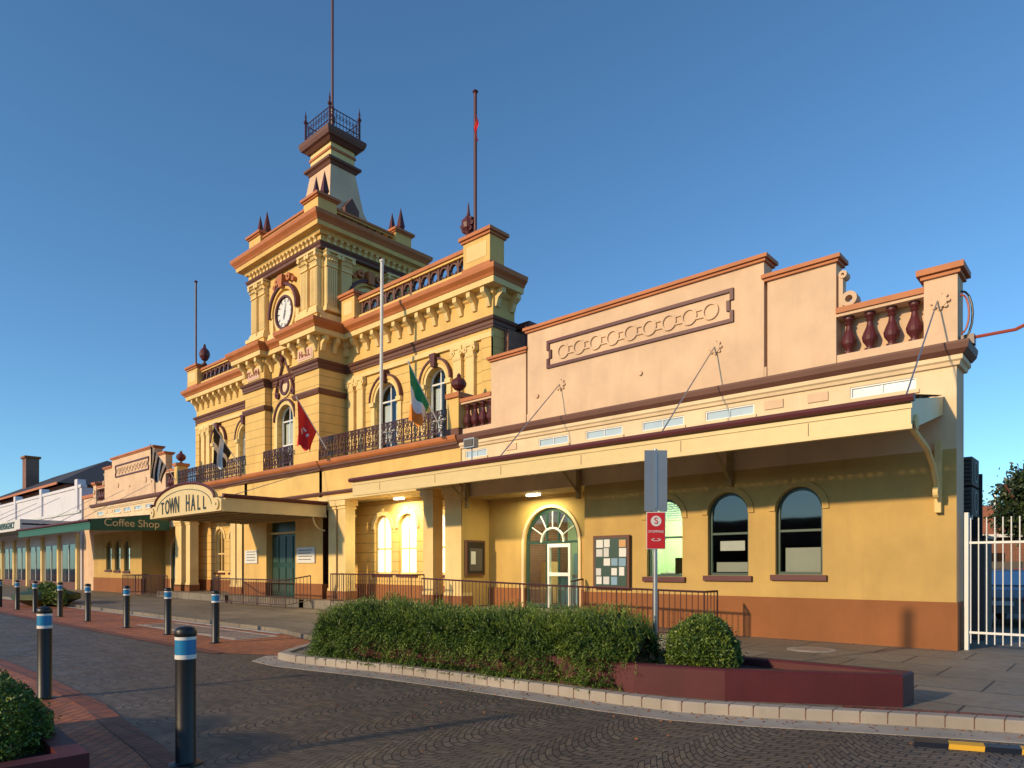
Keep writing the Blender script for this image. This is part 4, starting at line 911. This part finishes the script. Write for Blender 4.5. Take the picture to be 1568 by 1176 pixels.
# ============================================================ left neighbours
W_=empty('white_shop_building'); m=MB()
m.box(-95,-52.4,14.5,30,0,7.0,'shop_white'); m.box(-95,-52.3,14.42,14.8,7.0,7.2,'shop_white')
for u in (-53.2,-62,-70,-78): m.box(u-.3,u+.3,14.38,14.9,5.4,7.6,'shop_white')
m.box(-95,-52.5,14.4,14.5,5.3,5.5,'curtain')
m.box(-95,-52.6,11.2,14.45,4.35,4.45,'roofmetal'); m.box(-95,-52.6,11.1,11.2,4.0,4.7,'curtain'); m.box(-52.66,-52.6,11.2,14.45,4.0,4.7,'curtain')
for u in (-57,-63,-69,-75,-81): m.tube([(u,14.4,6.6),(u,11.2,4.7)],.02,'galv')
for k in range(9):
    a=-53.2-k*4.3; m.box(a-3.4,a,14.44,14.49,.6,3.2,'glass_dark'); m.box(a-3.5,a+.1,14.40,14.5,.1,.6,'brown'); m.box(a-1.75,a-1.68,14.4,14.45,.6,3.2,'white_paint'); m.box(a+.15,a+.5,14.3,14.5,.1,3.9,'trim_cream')
    m.box(a-3.4,a,14.492,14.497,.6,3.2,'shade_grey')
m.build('facade',W_)
text('shop_sign','NEWSAGENCY',.6,(-53.6-2.4,11.08,4.35),(radians(90),0,0),'door_green',W_)
m=MB(); m.box(-130,-85,22,40,0,10.6,'brickwall'); m.add([(-131,21,10.6),(-84,21,10.6),(-84,41,10.6),(-131,41,10.6),(-122,30,15.4),(-98,30,15.4)],[(0,1,5,4),(1,2,5),(2,3,4,5),(3,0,4)],'dark_roof')
m.box(-131.1,-83.9,20.9,21,10.4,10.65,'terracotta')
m.box(-119,-117,25.4,27,11,17.3,'brickwall'); m.box(-119.2,-116.8,25.2,27.2,17.3,17.6,'dado'); m.build('hipped_roof_house')
m=MB(); m.box(-52.3,-50.0,14.6,20,0,6.2,'wing_cream'); m.box(-52.3,-49.9,14.5,15,6.2,6.4,'terracotta'); m.build('infill_shop',W_)
m=MB(); m.tube([(-70,24,7),(-70,24,11.5)],.05,'galv'); m.build('aerial',W_)
# shops across the street (seen in the window reflections)
O=empty('opposite_shop_row'); m=MB()
xs=-95
while xs<45:
    wd=rng.uniform(9,15); hh=rng.uniform(5.5,7.5); mt=rng.choice(['brickwall','shade_grey','wing_cream','dado'])
    m.box(xs,xs+wd-.05,-36,-26,0,hh,mt); m.box(xs,xs+wd-.05,-26,-23,3.2,3.6,'brown')
    for q in range(int(wd/2.6)): m.box(xs+.5+q*2.6,xs+2.6+q*2.6,-25.98,-25.9,.6,2.8,'black')
    xs+=wd
m.build('facades',O)

# ============================================================ world, sun, camera
w=D.worlds.new('World'); sc.world=w; w.use_nodes=True; nt=w.node_tree; bg=nt.nodes['Background']
sky=nt.nodes.new('ShaderNodeTexSky'); sky.sky_type='NISHITA'; sky.sun_disc=False
EL=19; AZ=193
sky.sun_elevation=radians(EL); sky.sun_rotation=radians(AZ); sky.air_density=1.0; sky.dust_density=.4; sky.ozone_density=3.0; sky.altitude=1000
mx=mixc(nt,1.,sky.outputs[0],(.80,1.12,1.22),'MULTIPLY')
for n_ in nt.nodes:
    if n_.type=='MIX': n_.inputs[7].default_value=(.80,1.12,1.22,1)
nt.links.new(mx,bg.inputs[0]); bg.inputs[1].default_value=.15
s=D.lights.new('sun','SUN'); s.energy=3.9; s.angle=radians(2.0); s.color=(1,.74,.43)
o=D.objects.new('sun',s); COL.objects.link(o)
from mathutils import Vector
sd=Vector((sin(radians(AZ))*cos(radians(EL)),cos(radians(AZ))*cos(radians(EL)),sin(radians(EL))))
o.rotation_euler=sd.to_track_quat('Z','Y').to_euler()
c=D.cameras.new('camera'); c.lens=23.99; c.sensor_width=36; c.shift_y=.1792; c.clip_end=3000; c.clip_start=.05
o=D.objects.new('camera',c); COL.objects.link(o); o.location=(0,0,1.6); o.rotation_euler=(radians(90),0,radians(42.29)); sc.camera=o
sc.view_settings.view_transform='Standard'; sc.view_settings.look='None'; sc.view_settings.exposure=0
